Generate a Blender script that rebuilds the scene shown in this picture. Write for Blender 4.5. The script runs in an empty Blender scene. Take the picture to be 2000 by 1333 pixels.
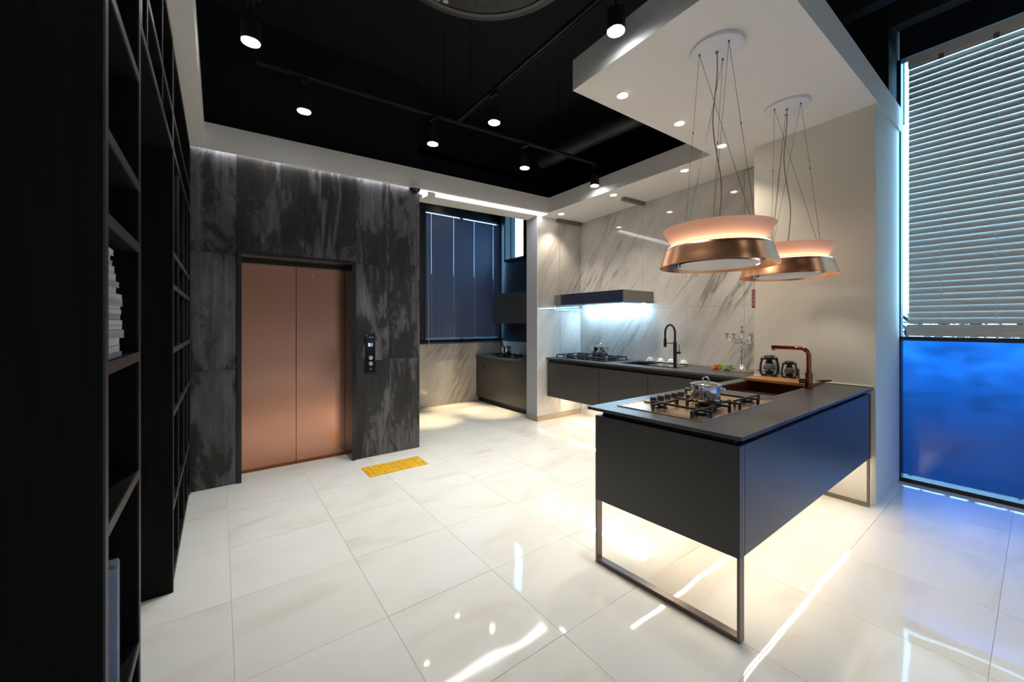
import bpy, bmesh, math, random
from mathutils import Vector, Matrix
random.seed(7)
S = bpy.context.scene
COL = S.collection

# ------------------------------------------------------------------ camera, sky, exposure
cam_d = bpy.data.cameras.new('camera'); cam = bpy.data.objects.new('camera', cam_d); COL.objects.link(cam)
cam.location = (0, 0, 1.45)
cam.rotation_euler = (math.radians(90), 0, math.radians(53.37 - 90))
cam_d.sensor_width = 36.0; cam_d.lens = 768.6 * 36 / 2000; cam_d.shift_y = -33.3 / 2000
cam_d.clip_start = 0.02
S.camera = cam
W = bpy.data.worlds.new('sky'); S.world = W; W.use_nodes = True
bg = W.node_tree.nodes['Background']; bg.inputs[0].default_value = (0.40, 0.74, 1.0, 1); bg.inputs[1].default_value = 7.0
S.view_settings.view_transform = 'Standard'; S.view_settings.look = 'None'
S.view_settings.gamma = 1.0; S.view_settings.use_curve_mapping = False
S.view_settings.exposure = 0.3

# ------------------------------------------------------------------ light levels (the lamps' own builders use these)
P_TRACK, P_DOWN, P_ALCOVE = 92.0, 46.0, 800.0
E_SLOT, E_ISLAND, E_HOOD = 8.0, 46.0, 70.0

# ------------------------------------------------------------------ materials
def nm(name):
    m = bpy.data.materials.new(name); m.use_nodes = True
    nt = m.node_tree; return m, nt, nt.nodes['Principled BSDF']
def N(nt, t, **k):
    n = nt.nodes.new(t)
    for a, v in k.items(): setattr(n, a, v)
    return n
def pm(name, col, rough=.5, metal=0., spec=.5, coat=0., trans=0., emit=None, es=0., bump=None, alpha=None, sheen=0.):
    m, nt, b = nm(name)
    b.inputs['Base Color'].default_value = (*col, 1); b.inputs['Roughness'].default_value = rough
    b.inputs['Metallic'].default_value = metal; b.inputs['Specular IOR Level'].default_value = spec
    b.inputs['Coat Weight'].default_value = coat; b.inputs['Transmission Weight'].default_value = trans
    if emit: b.inputs['Emission Color'].default_value = (*emit, 1); b.inputs['Emission Strength'].default_value = es
    if bump:
        sc, st, di = bump
        tc = N(nt, 'ShaderNodeNewGeometry'); no = N(nt, 'ShaderNodeTexNoise'); no.inputs['Scale'].default_value = sc
        bu = N(nt, 'ShaderNodeBump'); bu.inputs['Strength'].default_value = st; bu.inputs['Distance'].default_value = di
        nt.links.new(tc.outputs['Position'], no.inputs['Vector']); nt.links.new(no.outputs['Fac'], bu.inputs['Height'])
        nt.links.new(bu.outputs[0], b.inputs['Normal'])
    return m
def ramp(nt, stops):
    r = N(nt, 'ShaderNodeValToRGB'); e = r.color_ramp.elements
    e[0].position, e[0].color = stops[0][0], (*stops[0][1], 1); e[1].position, e[1].color = stops[-1][0], (*stops[-1][1], 1)
    for p, c in stops[1:-1]:
        x = e.new(p); x.color = (*c, 1)
    return r
def math_n(nt, op, a, b=None):
    n = N(nt, 'ShaderNodeMath', operation=op)
    for i, v in enumerate((a, b)):
        if v is None: continue
        if isinstance(v, (int, float)): n.inputs[i].default_value = v
        else: nt.links.new(v, n.inputs[i])
    return n.outputs[0]
def mix_rgb(nt, fac, a, b, mode='MIX'):
    n = N(nt, 'ShaderNodeMix', data_type='RGBA', blend_type=mode)
    for i, v in ((0, fac), (6, a), (7, b)):
        if isinstance(v, (int, float)): n.inputs[i].default_value = v
        elif isinstance(v, tuple): n.inputs[i].default_value = (*v, 1)
        else: nt.links.new(v, n.inputs[i])
    return n.outputs[2]

M = {}
M['plaster'] = pm('white_plaster', (.78, .76, .73), .75)
M['black'] = pm('black_ceiling_paint', (.006, .007, .010), .8, spec=.25)
M['beige'] = pm('cream_wall_paint', (.70, .67, .58), .6)
M['greywall'] = pm('grey_wall_paint', (.42, .43, .46), .6)
M['showroom'] = pm('showroom_wall_paint', (.72, .71, .68), .8)
M['blackmetal'] = pm('black_powder_coat', (.012, .012, .014), .35)
M['trackmetal'] = pm('black_track_metal', (.008, .008, .010), .45, spec=.3)
M['frame'] = pm('dark_window_frame', (.012, .014, .022), .4)
M['jamb'] = pm('elevator_frame_black', (.010, .010, .012), .22)
M['tan'] = pm('tan_baseboard_metal', (.42, .34, .24), .35, .3)
M['cabinet'] = pm('anthracite_cabinet_lacquer', (.048, .047, .044), .32, spec=.5, bump=(420, .06, .001))
M['recess'] = pm('black_recess', (.008, .008, .009), .5)
M['bronze'] = pm('bronze_leg_metal', (.16, .13, .11), .35, .7)
M['steel'] = pm('polished_steel', (.80, .80, .82), .07, 1.)
M['silver'] = pm('silver_candelabra', (.82, .82, .84), .10, 1.)
M['castiron'] = pm('cast_iron_grate', (.018, .018, .02), .45)
M['knob'] = pm('black_knob', (.015, .015, .016), .4)
M['hobsteel'] = pm('copper_tone_hob_steel', (.84, .56, .34), .24, 1.)
M['hobblack'] = pm('black_hob_glass', (.02, .022, .028), .12)
M['hoodcopper'] = pm('satin_copper_shade', (.92, .44, .23), .30, .95)
M['hoodbowl'] = pm('pink_copper_bowl', (.92, .52, .36), .45, .15)
M['hooddisc'] = pm('white_glass_disc', (.80, .81, .82), .3)
M['bodyblack'] = pm('black_filter_body', (.01, .01, .012), .4)
M['wire'] = pm('steel_wire', (.22, .22, .23), .35, .8)
M['cord'] = pm('grey_power_cord', (.20, .19, .18), .5)
M['canopy'] = pm('white_canopy_plastic', (.74, .75, .79), .5)
M['faucetcopper'] = pm('dark_copper_faucet', (.40, .14, .085), .06, 1.)
M['faucetblack'] = pm('matt_black_faucet', (.012, .012, .013), .4)
M['sinkcopper'] = pm('bronze_sink_bowl', (.30, .15, .07), .28, .9)
M['sinkblack'] = pm('black_sink_bowl', (.015, .016, .02), .3)
M['lantern'] = pm('dark_lantern_metal', (.045, .043, .040), .32, .85)
M['china'] = pm('white_china', (.85, .84, .82), .2)
M['orange'] = pm('orange_ceramic', (.85, .16, .02), .3)
M['lime'] = pm('lime_ceramic', (.45, .55, .03), .3)
M['greyc'] = pm('grey_ceramic', (.36, .36, .33), .3)
M['green'] = pm('green_ceramic', (.18, .48, .08), .3)
M['mat'] = pm('brown_tray_mat', (.20, .145, .085), .6)
M['paper'] = pm('white_paper', (.50, .50, .52), .7)
M['paper2'] = pm('grey_paper', (.30, .30, .32), .7)
M['magblue'] = pm('pale_blue_magazine_cover', (.45, .50, .62), .4)
M['button'] = pm('brushed_button', (.55, .55, .57), .35, .6)
M['panelblack'] = pm('gloss_black_panel', (.008, .009, .014), .12)
M['digit'] = pm('lit_digit', (.7, .8, 1), .5, emit=(.75, .87, 1), es=1.1)
M['acbody'] = pm('charcoal_air_conditioner', (.018, .0185, .020), .5)
M['acring'] = pm('grey_air_conditioner_ring', (.050, .050, .053), .4)
M['logo'] = pm('grey_logo_print', (.40, .40, .40), .5)
M['duct'] = pm('black_duct', (.016, .017, .022), .5)
M['tag'] = pm('pink_paper_tag', (.70, .20, .20), .5)
M['tagmark'] = pm('pale_tag_print', (.85, .55, .52), .5)
M['hoodgrey'] = pm('grey_range_hood', (.17, .165, .165), .35)
M['hoodfront'] = pm('black_glass_hood_front', (.030, .036, .060), .10)
M['vent'] = pm('taupe_metal_bar', (.19, .17, .15), .4, .3)
M['slat'] = pm('cream_blind_slat', (.68, .63, .57), .45)
def slat_mat():
    m = bpy.data.materials.new('dark_blind_slat'); m.use_nodes = True; nt = m.node_tree; b = nt.nodes['Principled BSDF']; o = nt.nodes['Material Output']
    b.inputs['Base Color'].default_value = (.11, .125, .18, 1); b.inputs['Roughness'].default_value = .5
    t = N(nt, 'ShaderNodeBsdfTranslucent'); t.inputs[0].default_value = (.022, .03, .06, 1)
    a = N(nt, 'ShaderNodeAddShader'); nt.links.new(b.outputs[0], a.inputs[0]); nt.links.new(t.outputs[0], a.inputs[1]); nt.links.new(a.outputs[0], o.inputs[0])
    return m
M['slatdark'] = slat_mat()
M['cordw'] = pm('white_blind_cord', (.75, .75, .75), .6)
M['housing'] = pm('white_camera_base', (.70, .69, .67), .5)
M['bulb'] = pm('lit_lamp_cool', (1, 1, 1), .5, emit=(.90, .95, 1), es=40)
M['bulbwarm'] = pm('lit_lamp_warm', (1, 1, 1), .5, emit=(1, .90, .74), es=34)
M['slot'] = pm('led_strip_white', (1, 1, 1), .5, emit=(.97, .97, 1), es=E_SLOT)
M['ledwarm'] = pm('led_strip_warm', (1, 1, 1), .5, emit=(1, .85, .68), es=E_ISLAND)
M['ledcool'] = pm('led_strip_cool', (1, 1, 1), .5, emit=(.45, .74, 1), es=E_HOOD)
M['ledbowl'] = pm('led_ring_warm', (1, 1, 1), .5, emit=(1, .80, .60), es=8)
M['ground'] = pm('asphalt_ground', (.04, .045, .05), .9)
M['leaf'] = pm('hedge_leaf', (.03, .05, .035), .6)
M['skybldg'] = pm('pale_outside_wall', (.5, .55, .6), .8)

def glass(name, tint, rough=.0, opac=.0):
    m = bpy.data.materials.new(name); m.use_nodes = True; nt = m.node_tree; nt.nodes.clear()
    o = N(nt, 'ShaderNodeOutputMaterial'); t = N(nt, 'ShaderNodeBsdfTransparent'); g = N(nt, 'ShaderNodeBsdfGlossy')
    lw = N(nt, 'ShaderNodeLayerWeight'); lw.inputs[0].default_value = .5; mx = N(nt, 'ShaderNodeMixShader')
    fac = math_n(nt, 'ADD', math_n(nt, 'MULTIPLY', math_n(nt, 'POWER', lw.outputs['Facing'], 4.), .8), .04)
    t.inputs[0].default_value = (*tint, 1); g.inputs['Roughness'].default_value = rough
    nt.links.new(fac, mx.inputs[0]); nt.links.new(t.outputs[0], mx.inputs[1]); nt.links.new(g.outputs[0], mx.inputs[2])
    nt.links.new(mx.outputs[0], o.inputs[0]); return m
M['clear'] = glass('clear_window_glass', (.82, .92, 1))
M['lampglass'] = glass('lantern_glass', (.75, .78, .80))
M['visor'] = glass('clear_hood_visor', (.85, .95, 1))
M['drain'] = glass('glass_drain_board', (.45, .50, .55), .08)
# frosted blue lower pane: rough blue refraction under a glossy face
def frosted():
    m = bpy.data.materials.new('frosted_blue_glass'); m.use_nodes = True; nt = m.node_tree; nt.nodes.clear()
    o = N(nt, 'ShaderNodeOutputMaterial'); r = N(nt, 'ShaderNodeBsdfRefraction'); g = N(nt, 'ShaderNodeBsdfGlossy')
    r.inputs['Color'].default_value = (.11, .35, .68, 1); r.inputs['Roughness'].default_value = .44; r.inputs['IOR'].default_value = 1.35
    g.inputs['Roughness'].default_value = .12; f = N(nt, 'ShaderNodeValue'); f.outputs[0].default_value = .05
    mx = N(nt, 'ShaderNodeMixShader'); nt.links.new(f.outputs[0], mx.inputs[0]); nt.links.new(r.outputs[0], mx.inputs[1]); nt.links.new(g.outputs[0], mx.inputs[2])
    nt.links.new(mx.outputs[0], o.inputs[0]); return m
M['frosted'] = frosted()

def floor_mat():
    m, nt, b = nm('cream_polished_tile')
    g = N(nt, 'ShaderNodeNewGeometry'); oi = N(nt, 'ShaderNodeObjectInfo')
    mp = N(nt, 'ShaderNodeMapping'); mp.inputs['Rotation'].default_value = (0, 0, .5); mp.inputs['Scale'].default_value = (1.0, 2.6, 1)
    off = N(nt, 'ShaderNodeVectorMath', operation='ADD'); sc = N(nt, 'ShaderNodeVectorMath', operation='SCALE'); sc.inputs[3].default_value = 40
    cx = N(nt, 'ShaderNodeCombineXYZ'); nt.links.new(oi.outputs['Random'], cx.inputs[0]); nt.links.new(oi.outputs['Random'], cx.inputs[1])
    nt.links.new(cx.outputs[0], sc.inputs[0]); nt.links.new(g.outputs['Position'], off.inputs[0]); nt.links.new(sc.outputs[0], off.inputs[1])
    nt.links.new(off.outputs[0], mp.inputs[0])
    n1 = N(nt, 'ShaderNodeTexNoise'); n1.inputs['Scale'].default_value = 1.3; n1.inputs['Detail'].default_value = 6; n1.inputs['Distortion'].default_value = .8
    nt.links.new(mp.outputs[0], n1.inputs['Vector'])
    r = ramp(nt, [(.26, (.63, .585, .48)), (.44, (.715, .685, .60)), (.62, (.735, .71, .635)), (.8, (.69, .655, .56))])
    nt.links.new(n1.outputs['Fac'], r.inputs[0]); nt.links.new(r.outputs[0], b.inputs['Base Color'])
    b.inputs['Roughness'].default_value = .045; b.inputs['Specular IOR Level'].default_value = .55
    n2 = N(nt, 'ShaderNodeTexNoise'); n2.inputs['Scale'].default_value = 2.6; n2.inputs['Detail'].default_value = 1
    nt.links.new(g.outputs['Position'], n2.inputs['Vector'])
    bu = N(nt, 'ShaderNodeBump'); bu.inputs['Strength'].default_value = .25; bu.inputs['Distance'].default_value = .012
    nt.links.new(n2.outputs['Fac'], bu.inputs['Height']); nt.links.new(bu.outputs[0], b.inputs['Normal'])
    return m
M['floor'] = floor_mat()
M['grout'] = pm('tile_grout', (.62, .59, .52), .8)

def marble_mat():
    m, nt, b = nm('veined_marble_slab')
    g = N(nt, 'ShaderNodeNewGeometry'); sp = N(nt, 'ShaderNodeSeparateXYZ'); nt.links.new(g.outputs['Position'], sp.inputs[0])
    x, y, z = sp.outputs
    s = math_n(nt, 'SUBTRACT', x, y)
    u = math_n(nt, 'SUBTRACT', math_n(nt, 'MULTIPLY', s, .84), math_n(nt, 'MULTIPLY', z, .54))
    w = math_n(nt, 'ADD', math_n(nt, 'MULTIPLY', s, .54), math_n(nt, 'MULTIPLY', z, .84))
    def vec(ku, kw, seed):
        c = N(nt, 'ShaderNodeCombineXYZ'); nt.links.new(math_n(nt, 'MULTIPLY', u, ku), c.inputs[0]); nt.links.new(math_n(nt, 'MULTIPLY', w, kw), c.inputs[1]); c.inputs[2].default_value = seed
        return c.outputs[0]
    def noise(v, sc, det, dis):
        n = N(nt, 'ShaderNodeTexNoise'); n.inputs['Scale'].default_value = sc; n.inputs['Detail'].default_value = det; n.inputs['Distortion'].default_value = dis
        n.inputs['Roughness'].default_value = .62
        nt.links.new(v, n.inputs['Vector']); return n.outputs['Fac']
    cloud = noise(vec(1.6, .35, 3.), 1.0, 5, .5)
    base = ramp(nt, [(.30, (.40, .375, .345)), (.46, (.56, .535, .50)), (.60, (.64, .62, .585)), (.78, (.52, .495, .46))]); nt.links.new(cloud, base.inputs[0])
    v1 = noise(vec(3.2, .34, 14.), 1.0, 5, .35)
    d1 = math_n(nt, 'ABSOLUTE', math_n(nt, 'SUBTRACT', v1, .5))
    k1 = ramp(nt, [(.0, (.85,)*3), (.010, (.55,)*3), (.032, (0,)*3)]); nt.links.new(d1, k1.inputs[0])
    msk = ramp(nt, [(.44, (0,)*3), (.66, (.9,)*3)]); nt.links.new(noise(vec(.9, .8, 21.), 1.0, 2, 0.), msk.inputs[0])
    f1 = math_n(nt, 'MULTIPLY', k1.outputs[0], msk.outputs[0])
    col = mix_rgb(nt, f1, base.outputs[0], (.15, .145, .15))
    v2 = noise(vec(9, 1.1, 33.), 1.0, 4, .6)
    k2 = ramp(nt, [(.0, (.16,)*3), (.03, (0,)*3)]); nt.links.new(math_n(nt, 'ABSOLUTE', math_n(nt, 'SUBTRACT', v2, .52)), k2.inputs[0])
    col = mix_rgb(nt, k2.outputs[0], col, (.28, .27, .27))
    nt.links.new(col, b.inputs['Base Color']); b.inputs['Roughness'].default_value = .06
    return m
M['marble'] = marble_mat()

def darktile_mat():
    m, nt, b = nm('weathered_dark_metal_tile')
    tc = N(nt, 'ShaderNodeTexCoord'); oi = N(nt, 'ShaderNodeObjectInfo')
    cx = N(nt, 'ShaderNodeCombineXYZ'); r1 = math_n(nt, 'MULTIPLY', oi.outputs['Random'], 37.); nt.links.new(r1, cx.inputs[0]); nt.links.new(r1, cx.inputs[2])
    ad = N(nt, 'ShaderNodeVectorMath', operation='ADD'); nt.links.new(tc.outputs['Object'], ad.inputs[0]); nt.links.new(cx.outputs[0], ad.inputs[1])
    def ns(scale, sc, det, dis, rough=.6):
        mp = N(nt, 'ShaderNodeMapping'); mp.inputs['Scale'].default_value = scale; nt.links.new(ad.outputs[0], mp.inputs[0])
        n = N(nt, 'ShaderNodeTexNoise'); n.inputs['Scale'].default_value = sc; n.inputs['Detail'].default_value = det; n.inputs['Distortion'].default_value = dis; n.inputs['Roughness'].default_value = rough
        nt.links.new(mp.outputs[0], n.inputs['Vector']); return n.outputs['Fac']
    big = ns((2.2, 1, .75), 1.5, 8, .5, .68)
    r = ramp(nt, [(.38, (.014, .013, .012)), (.495, (.030, .029, .027)), (.525, (.088, .087, .090)), (.62, (.135, .134, .140)), (.70, (.045, .044, .042))]); nt.links.new(big, r.inputs[0])
    br = ramp(nt, [(.55, (0,)*3), (.72, (.6,)*3)]); nt.links.new(ns((2, 1, .6), 1.1, 4, .2), br.inputs[0])
    col = mix_rgb(nt, br.outputs[0], r.outputs[0], (.052, .043, .030))
    st = ramp(nt, [(.42, (.72,)*3), (.62, (1.12,)*3)]); nt.links.new(ns((26, 1, .8), 1.0, 5, 0.), st.inputs[0])
    col = mix_rgb(nt, 1.0, col, st.outputs[0], 'MULTIPLY')
    nt.links.new(col, b.inputs['Base Color']); b.inputs['Roughness'].default_value = .42; b.inputs['Specular IOR Level'].default_value = .4
    return m
M['darktile'] = darktile_mat()

def copper_door_mat():
    m, nt, b = nm('copper_linen_embossed_steel')
    tc = N(nt, 'ShaderNodeTexCoord')
    b.inputs['Base Color'].default_value = (.66, .33, .22, 1); b.inputs['Metallic'].default_value = 1; b.inputs['Roughness'].default_value = .13
    w1 = N(nt, 'ShaderNodeTexWave', wave_type='BANDS', bands_direction='X'); w1.inputs['Scale'].default_value = 52; w1.inputs['Distortion'].default_value = .4
    w2 = N(nt, 'ShaderNodeTexWave', wave_type='BANDS', bands_direction='Z'); w2.inputs['Scale'].default_value = 30; w2.inputs['Distortion'].default_value = 1.2
    for w in (w1, w2): nt.links.new(tc.outputs['Object'], w.inputs['Vector'])
    h = math_n(nt, 'ADD', w1.outputs['Fac'], math_n(nt, 'MULTIPLY', w2.outputs['Fac'], .6))
    bu = N(nt, 'ShaderNodeBump'); bu.inputs['Strength'].default_value = .10; bu.inputs['Distance'].default_value = .001
    nt.links.new(h, bu.inputs['Height']); nt.links.new(bu.outputs[0], b.inputs['Normal'])
    return m
M['copperdoor'] = copper_door_mat()

def wood_mat(name, c0, c1, rough, axis, sc=14, spec=.5):
    m, nt, b = nm(name)
    g = N(nt, 'ShaderNodeNewGeometry'); mp = N(nt, 'ShaderNodeMapping')
    s = [sc, sc, sc]; s[axis] = sc * .06; mp.inputs['Scale'].default_value = s
    n = N(nt, 'ShaderNodeTexNoise'); n.inputs['Scale'].default_value = 3; n.inputs['Detail'].default_value = 6
    nt.links.new(g.outputs['Position'], mp.inputs[0]); nt.links.new(mp.outputs[0], n.inputs['Vector'])
    r = ramp(nt, [(.35, c0), (.65, c1)]); nt.links.new(n.outputs['Fac'], r.inputs[0]); nt.links.new(r.outputs[0], b.inputs['Base Color'])
    bu = N(nt, 'ShaderNodeBump'); bu.inputs['Strength'].default_value = .3; bu.inputs['Distance'].default_value = .0008
    nt.links.new(n.outputs['Fac'], bu.inputs['Height']); nt.links.new(bu.outputs[0], b.inputs['Normal'])
    b.inputs['Roughness'].default_value = rough; b.inputs['Specular IOR Level'].default_value = spec
    return m
M['blackwood'] = wood_mat('black_stained_oak', (.004, .004, .004), (.008, .008, .007), .6, 2, 22, .12)
M['blackedge'] = wood_mat('black_oak_edge_band', (.022, .021, .020), (.036, .033, .030), .5, 2, 22)
M['board'] = wood_mat('walnut_chopping_board', (.28, .12, .035), (.42, .20, .07), .4, 1, 10)
M['stick'] = wood_mat('pale_wooden_spoon', (.55, .40, .24), (.65, .48, .30), .5, 0, 10)

def stone_mat():
    m, nt, b = nm('dark_speckled_stone_worktop')
    g = N(nt, 'ShaderNodeNewGeometry')
    n = N(nt, 'ShaderNodeTexNoise'); n.inputs['Scale'].default_value = 180; n.inputs['Detail'].default_value = 3
    nt.links.new(g.outputs['Position'], n.inputs['Vector'])
    r = ramp(nt, [(.40, (.040, .040, .043)), (.60, (.068, .068, .072)), (.76, (.13, .13, .135))]); nt.links.new(n.outputs['Fac'], r.inputs[0])
    nt.links.new(r.outputs[0], b.inputs['Base Color']); b.inputs['Roughness'].default_value = .33
    bu = N(nt, 'ShaderNodeBump'); bu.inputs['Strength'].default_value = .12; bu.inputs['Distance'].default_value = .001
    nt.links.new(n.outputs['Fac'], bu.inputs['Height']); nt.links.new(bu.outputs[0], b.inputs['Normal'])
    return m
M['stone'] = stone_mat()
def yellow_mat():
    m, nt, b = nm('yellow_tactile_rubber'); g = N(nt, 'ShaderNodeNewGeometry')
    n = N(nt, 'ShaderNodeTexNoise'); n.inputs['Scale'].default_value = 18; nt.links.new(g.outputs['Position'], n.inputs['Vector'])
    r = ramp(nt, [(.3, (.62, .33, .008)), (.7, (.74, .42, .015))]); nt.links.new(n.outputs['Fac'], r.inputs[0]); nt.links.new(r.outputs[0], b.inputs['Base Color'])
    b.inputs['Roughness'].default_value = .45; return m
M['yellow'] = yellow_mat()

# ------------------------------------------------------------------ mesh helpers
def box(x0, x1, y0, y1, z0, z1):
    v = [(x0, y0, z0), (x1, y0, z0), (x1, y1, z0), (x0, y1, z0), (x0, y0, z1), (x1, y0, z1), (x1, y1, z1), (x0, y1, z1)]
    return v, [(0, 3, 2, 1), (4, 5, 6, 7), (0, 1, 5, 4), (1, 2, 6, 5), (2, 3, 7, 6), (3, 0, 4, 7)]
def prism(poly, fz0, fz1):
    n = len(poly); v = [(x, y, fz0(x, y) if callable(fz0) else fz0) for x, y in poly] + [(x, y, fz1(x, y) if callable(fz1) else fz1) for x, y in poly]
    f = [tuple(range(n - 1, -1, -1)), tuple(range(n, 2 * n))] + [(i, (i + 1) % n, n + (i + 1) % n, n + i) for i in range(n)]
    return v, f
def lathe(prof, c=(0, 0, 0), n=40, closed=False):
    v, f = [], []
    for r, z in prof:
        for k in range(n):
            a = 2 * math.pi * k / n; v.append((c[0] + r * math.cos(a), c[1] + r * math.sin(a), c[2] + z))
    m = len(prof)
    for i in range(m if closed else m - 1):
        j = (i + 1) % m
        for k in range(n):
            l = (k + 1) % n; f.append((i * n + k, i * n + l, j * n + l, j * n + k))
    if not closed:
        f.append(tuple(range(n - 1, -1, -1))); f.append(tuple(range((m - 1) * n, m * n)))
    return v, f
def tube(pts, r, n=8, closed=False):
    P = [Vector(p) for p in pts]; v, f = [], []; m = len(P); up = None
    for i, p in enumerate(P):
        a = P[(i - 1) % m] if (closed or i > 0) else p; b = P[(i + 1) % m] if (closed or i < m - 1) else p
        t = (b - a).normalized()
        if up is None: up = Vector((0, 0, 1)) if abs(t.z) < .9 else Vector((1, 0, 0))
        s = t.cross(up).normalized(); up = s.cross(t).normalized()
        rr = r[i] if isinstance(r, (list, tuple)) else r
        for k in range(n):
            an = 2 * math.pi * k / n; v.append(tuple(p + s * (rr * math.cos(an)) + up * (rr * math.sin(an))))
    for i in range(m if closed else m - 1):
        j = (i + 1) % m
        for k in range(n):
            l = (k + 1) % n; f.append((i * n + k, j * n + k, j * n + l, i * n + l))
    if not closed: f.append(tuple(range(n))); f.append(tuple(range(m * n - 1, (m - 1) * n - 1, -1)))
    return v, f
def join(*vf):
    v, f = [], []
    for a, b in vf:
        o = len(v); v += a; f += [tuple(i + o for i in q) for q in b]
    return v, f
def xf(vf, fn): return [fn(*p) for p in vf[0]], vf[1]
def move(vf, d): return [(p[0] + d[0], p[1] + d[1], p[2] + d[2]) for p in vf[0]], vf[1]
def rotz(vf, a, c=(0, 0)):
    ca, sa = math.cos(a), math.sin(a)
    return [(c[0] + (x - c[0]) * ca - (y - c[1]) * sa, c[1] + (x - c[0]) * sa + (y - c[1]) * ca, z) for x, y, z in vf[0]], vf[1]
def holed_slab(xs, ys, skip, z0, z1):
    v, f = [], []; nx, ny = len(xs), len(ys)
    for z in (z0, z1):
        for y in ys:
            for x in xs: v.append((x, y, z))
    I = lambda i, j, k: k * nx * ny + j * nx + i
    solid = lambda i, j: 0 <= i < nx - 1 and 0 <= j < ny - 1 and (i, j) not in skip
    for i in range(nx - 1):
        for j in range(ny - 1):
            if not solid(i, j): continue
            f.append((I(i, j, 1), I(i + 1, j, 1), I(i + 1, j + 1, 1), I(i, j + 1, 1)))
            f.append((I(i, j, 0), I(i, j + 1, 0), I(i + 1, j + 1, 0), I(i + 1, j, 0)))
            if not solid(i, j - 1): f.append((I(i, j, 0), I(i + 1, j, 0), I(i + 1, j, 1), I(i, j, 1)))
            if not solid(i, j + 1): f.append((I(i + 1, j + 1, 0), I(i, j + 1, 0), I(i, j + 1, 1), I(i + 1, j + 1, 1)))
            if not solid(i - 1, j): f.append((I(i, j + 1, 0), I(i, j, 0), I(i, j, 1), I(i, j + 1, 1)))
            if not solid(i + 1, j): f.append((I(i + 1, j, 0), I(i + 1, j + 1, 0), I(i + 1, j + 1, 1), I(i + 1, j, 1)))
    return v, f
def wpos(o):
    p = Vector((0, 0, 0))
    while o: p += o.location; o = o.parent
    return p
def mk(name, vf, mat, parent=None, smooth=False, bevel=0, recalc=True):
    v, f = vf
    if parent is not None:
        off = wpos(parent); loc = (0, 0, 0)
    else:
        xs, ys, zs = zip(*v); off = Vector(((min(xs) + max(xs)) / 2, (min(ys) + max(ys)) / 2, min(zs))); loc = off
    me = bpy.data.meshes.new(name)
    me.from_pydata([(p[0] - off.x, p[1] - off.y, p[2] - off.z) for p in v], [], f)
    bm = bmesh.new(); bm.from_mesh(me)
    if bevel:
        bmesh.ops.remove_doubles(bm, verts=bm.verts, dist=1e-5)
        bmesh.ops.bevel(bm, geom=[e for e in bm.edges if len(e.link_faces) == 2 and e.calc_face_angle(0) > .6], offset=bevel, segments=2, affect='EDGES', profile=.5, clamp_overlap=True)
    if recalc: bmesh.ops.recalc_face_normals(bm, faces=bm.faces)
    if smooth:
        for q in bm.faces: q.smooth = True
    bm.to_mesh(me); bm.free()
    if smooth: me.set_sharp_from_angle(angle=math.radians(38))
    me.materials.append(M[mat] if isinstance(mat, str) else mat)
    o = bpy.data.objects.new(name, me); COL.objects.link(o); o.location = loc; o.parent = parent
    return o
def tag(o, label, cat, group=None):
    o['label'] = label; o['category'] = cat
    if group: o['group'] = group
    return o
def struct(o, label=None):
    o['kind'] = 'structure'
    if label: o['label'] = label
    return o
def thing(name, label, cat, loc, group=None):
    o = bpy.data.objects.new(name, None); COL.objects.link(o); o.location = loc; o.empty_display_size = .05
    return tag(o, label, cat, group)
def piece(src, loc, parent=None, scale=None):
    o = src.copy(); COL.objects.link(o); o.parent = parent if parent else src.parent; o.location = loc
    if scale: o.scale = scale
    return o
def spot(loc, watts, col, parent, size=100, blend=.6, rad=.03):
    l = bpy.data.lights.new('lamp_light', 'SPOT'); l.energy = watts; l.color = col; l.spot_size = math.radians(size); l.spot_blend = blend; l.shadow_soft_size = rad
    o = bpy.data.objects.new('lamp_light', l); COL.objects.link(o); o.parent = parent; o.location = Vector(loc) - wpos(parent)
    return o
def letters(name, body, mat, size, parent, mat_world, depth=.0004):
    cu = bpy.data.curves.new(name, 'FONT'); cu.body = body; cu.size = size; cu.align_x = 'CENTER'; cu.align_y = 'CENTER'; cu.extrude = depth
    t = bpy.data.objects.new(name, cu); COL.objects.link(t)
    dg = bpy.context.evaluated_depsgraph_get(); me = bpy.data.meshes.new_from_object(t.evaluated_get(dg)); bpy.data.objects.remove(t)
    me.materials.clear(); me.materials.append(M[mat])
    off = wpos(parent); me.transform(Matrix.Translation(-off) @ mat_world)
    o = bpy.data.objects.new(name, me); COL.objects.link(o); o.parent = parent
    return o

# ceiling soffit plane (it falls slightly towards the lift)
def zc(x, y): return 3.136 + .0245 * x - .0386 * y
ZT = 4.3

# ================================================================== THE SHELL
fl = struct(mk('floor', box(-1.0, 5.25, -4.0, 6.5, -.06, -.004), 'grout'), 'cream polished stone tile floor')
tile = None; tx, ty = .62, .6
gx = [.05 + tx * k for k in range(-2, 10)]; gy = [1.93 + ty * k for k in range(-10, 9)]
tm = mk('floor_tile', box(-tx / 2 + .0008, tx / 2 - .0008, -ty / 2 + .0008, ty / 2 - .0008, -.004, 0), 'floor', fl, bevel=.0006)
tme = tm.data; tme.transform(Matrix.Translation(wpos(fl)))
first = True
for x in gx[:-1]:
    for y in gy[:-1]:
        if y + ty > 6.5 or y < -4.0: continue
        cx_, cy_ = x + tx / 2, y + ty / 2
        if x < -1.0: continue
        if x + tx > 5.25: continue
        o = tm if first else tm.copy()
        if not first: COL.objects.link(o)
        first = False
        o.parent = fl; o.location = Vector((cx_, cy_, 0)) - wpos(fl)
        o.rotation_euler = (random.uniform(-1, 1) * .0009, random.uniform(-1, 1) * .0009, 0)
struct(mk('ceiling', box(-1.0, 5.4, -4.0, 6.6, ZT, ZT + .1), 'black'), 'black painted exposed ceiling')
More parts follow.
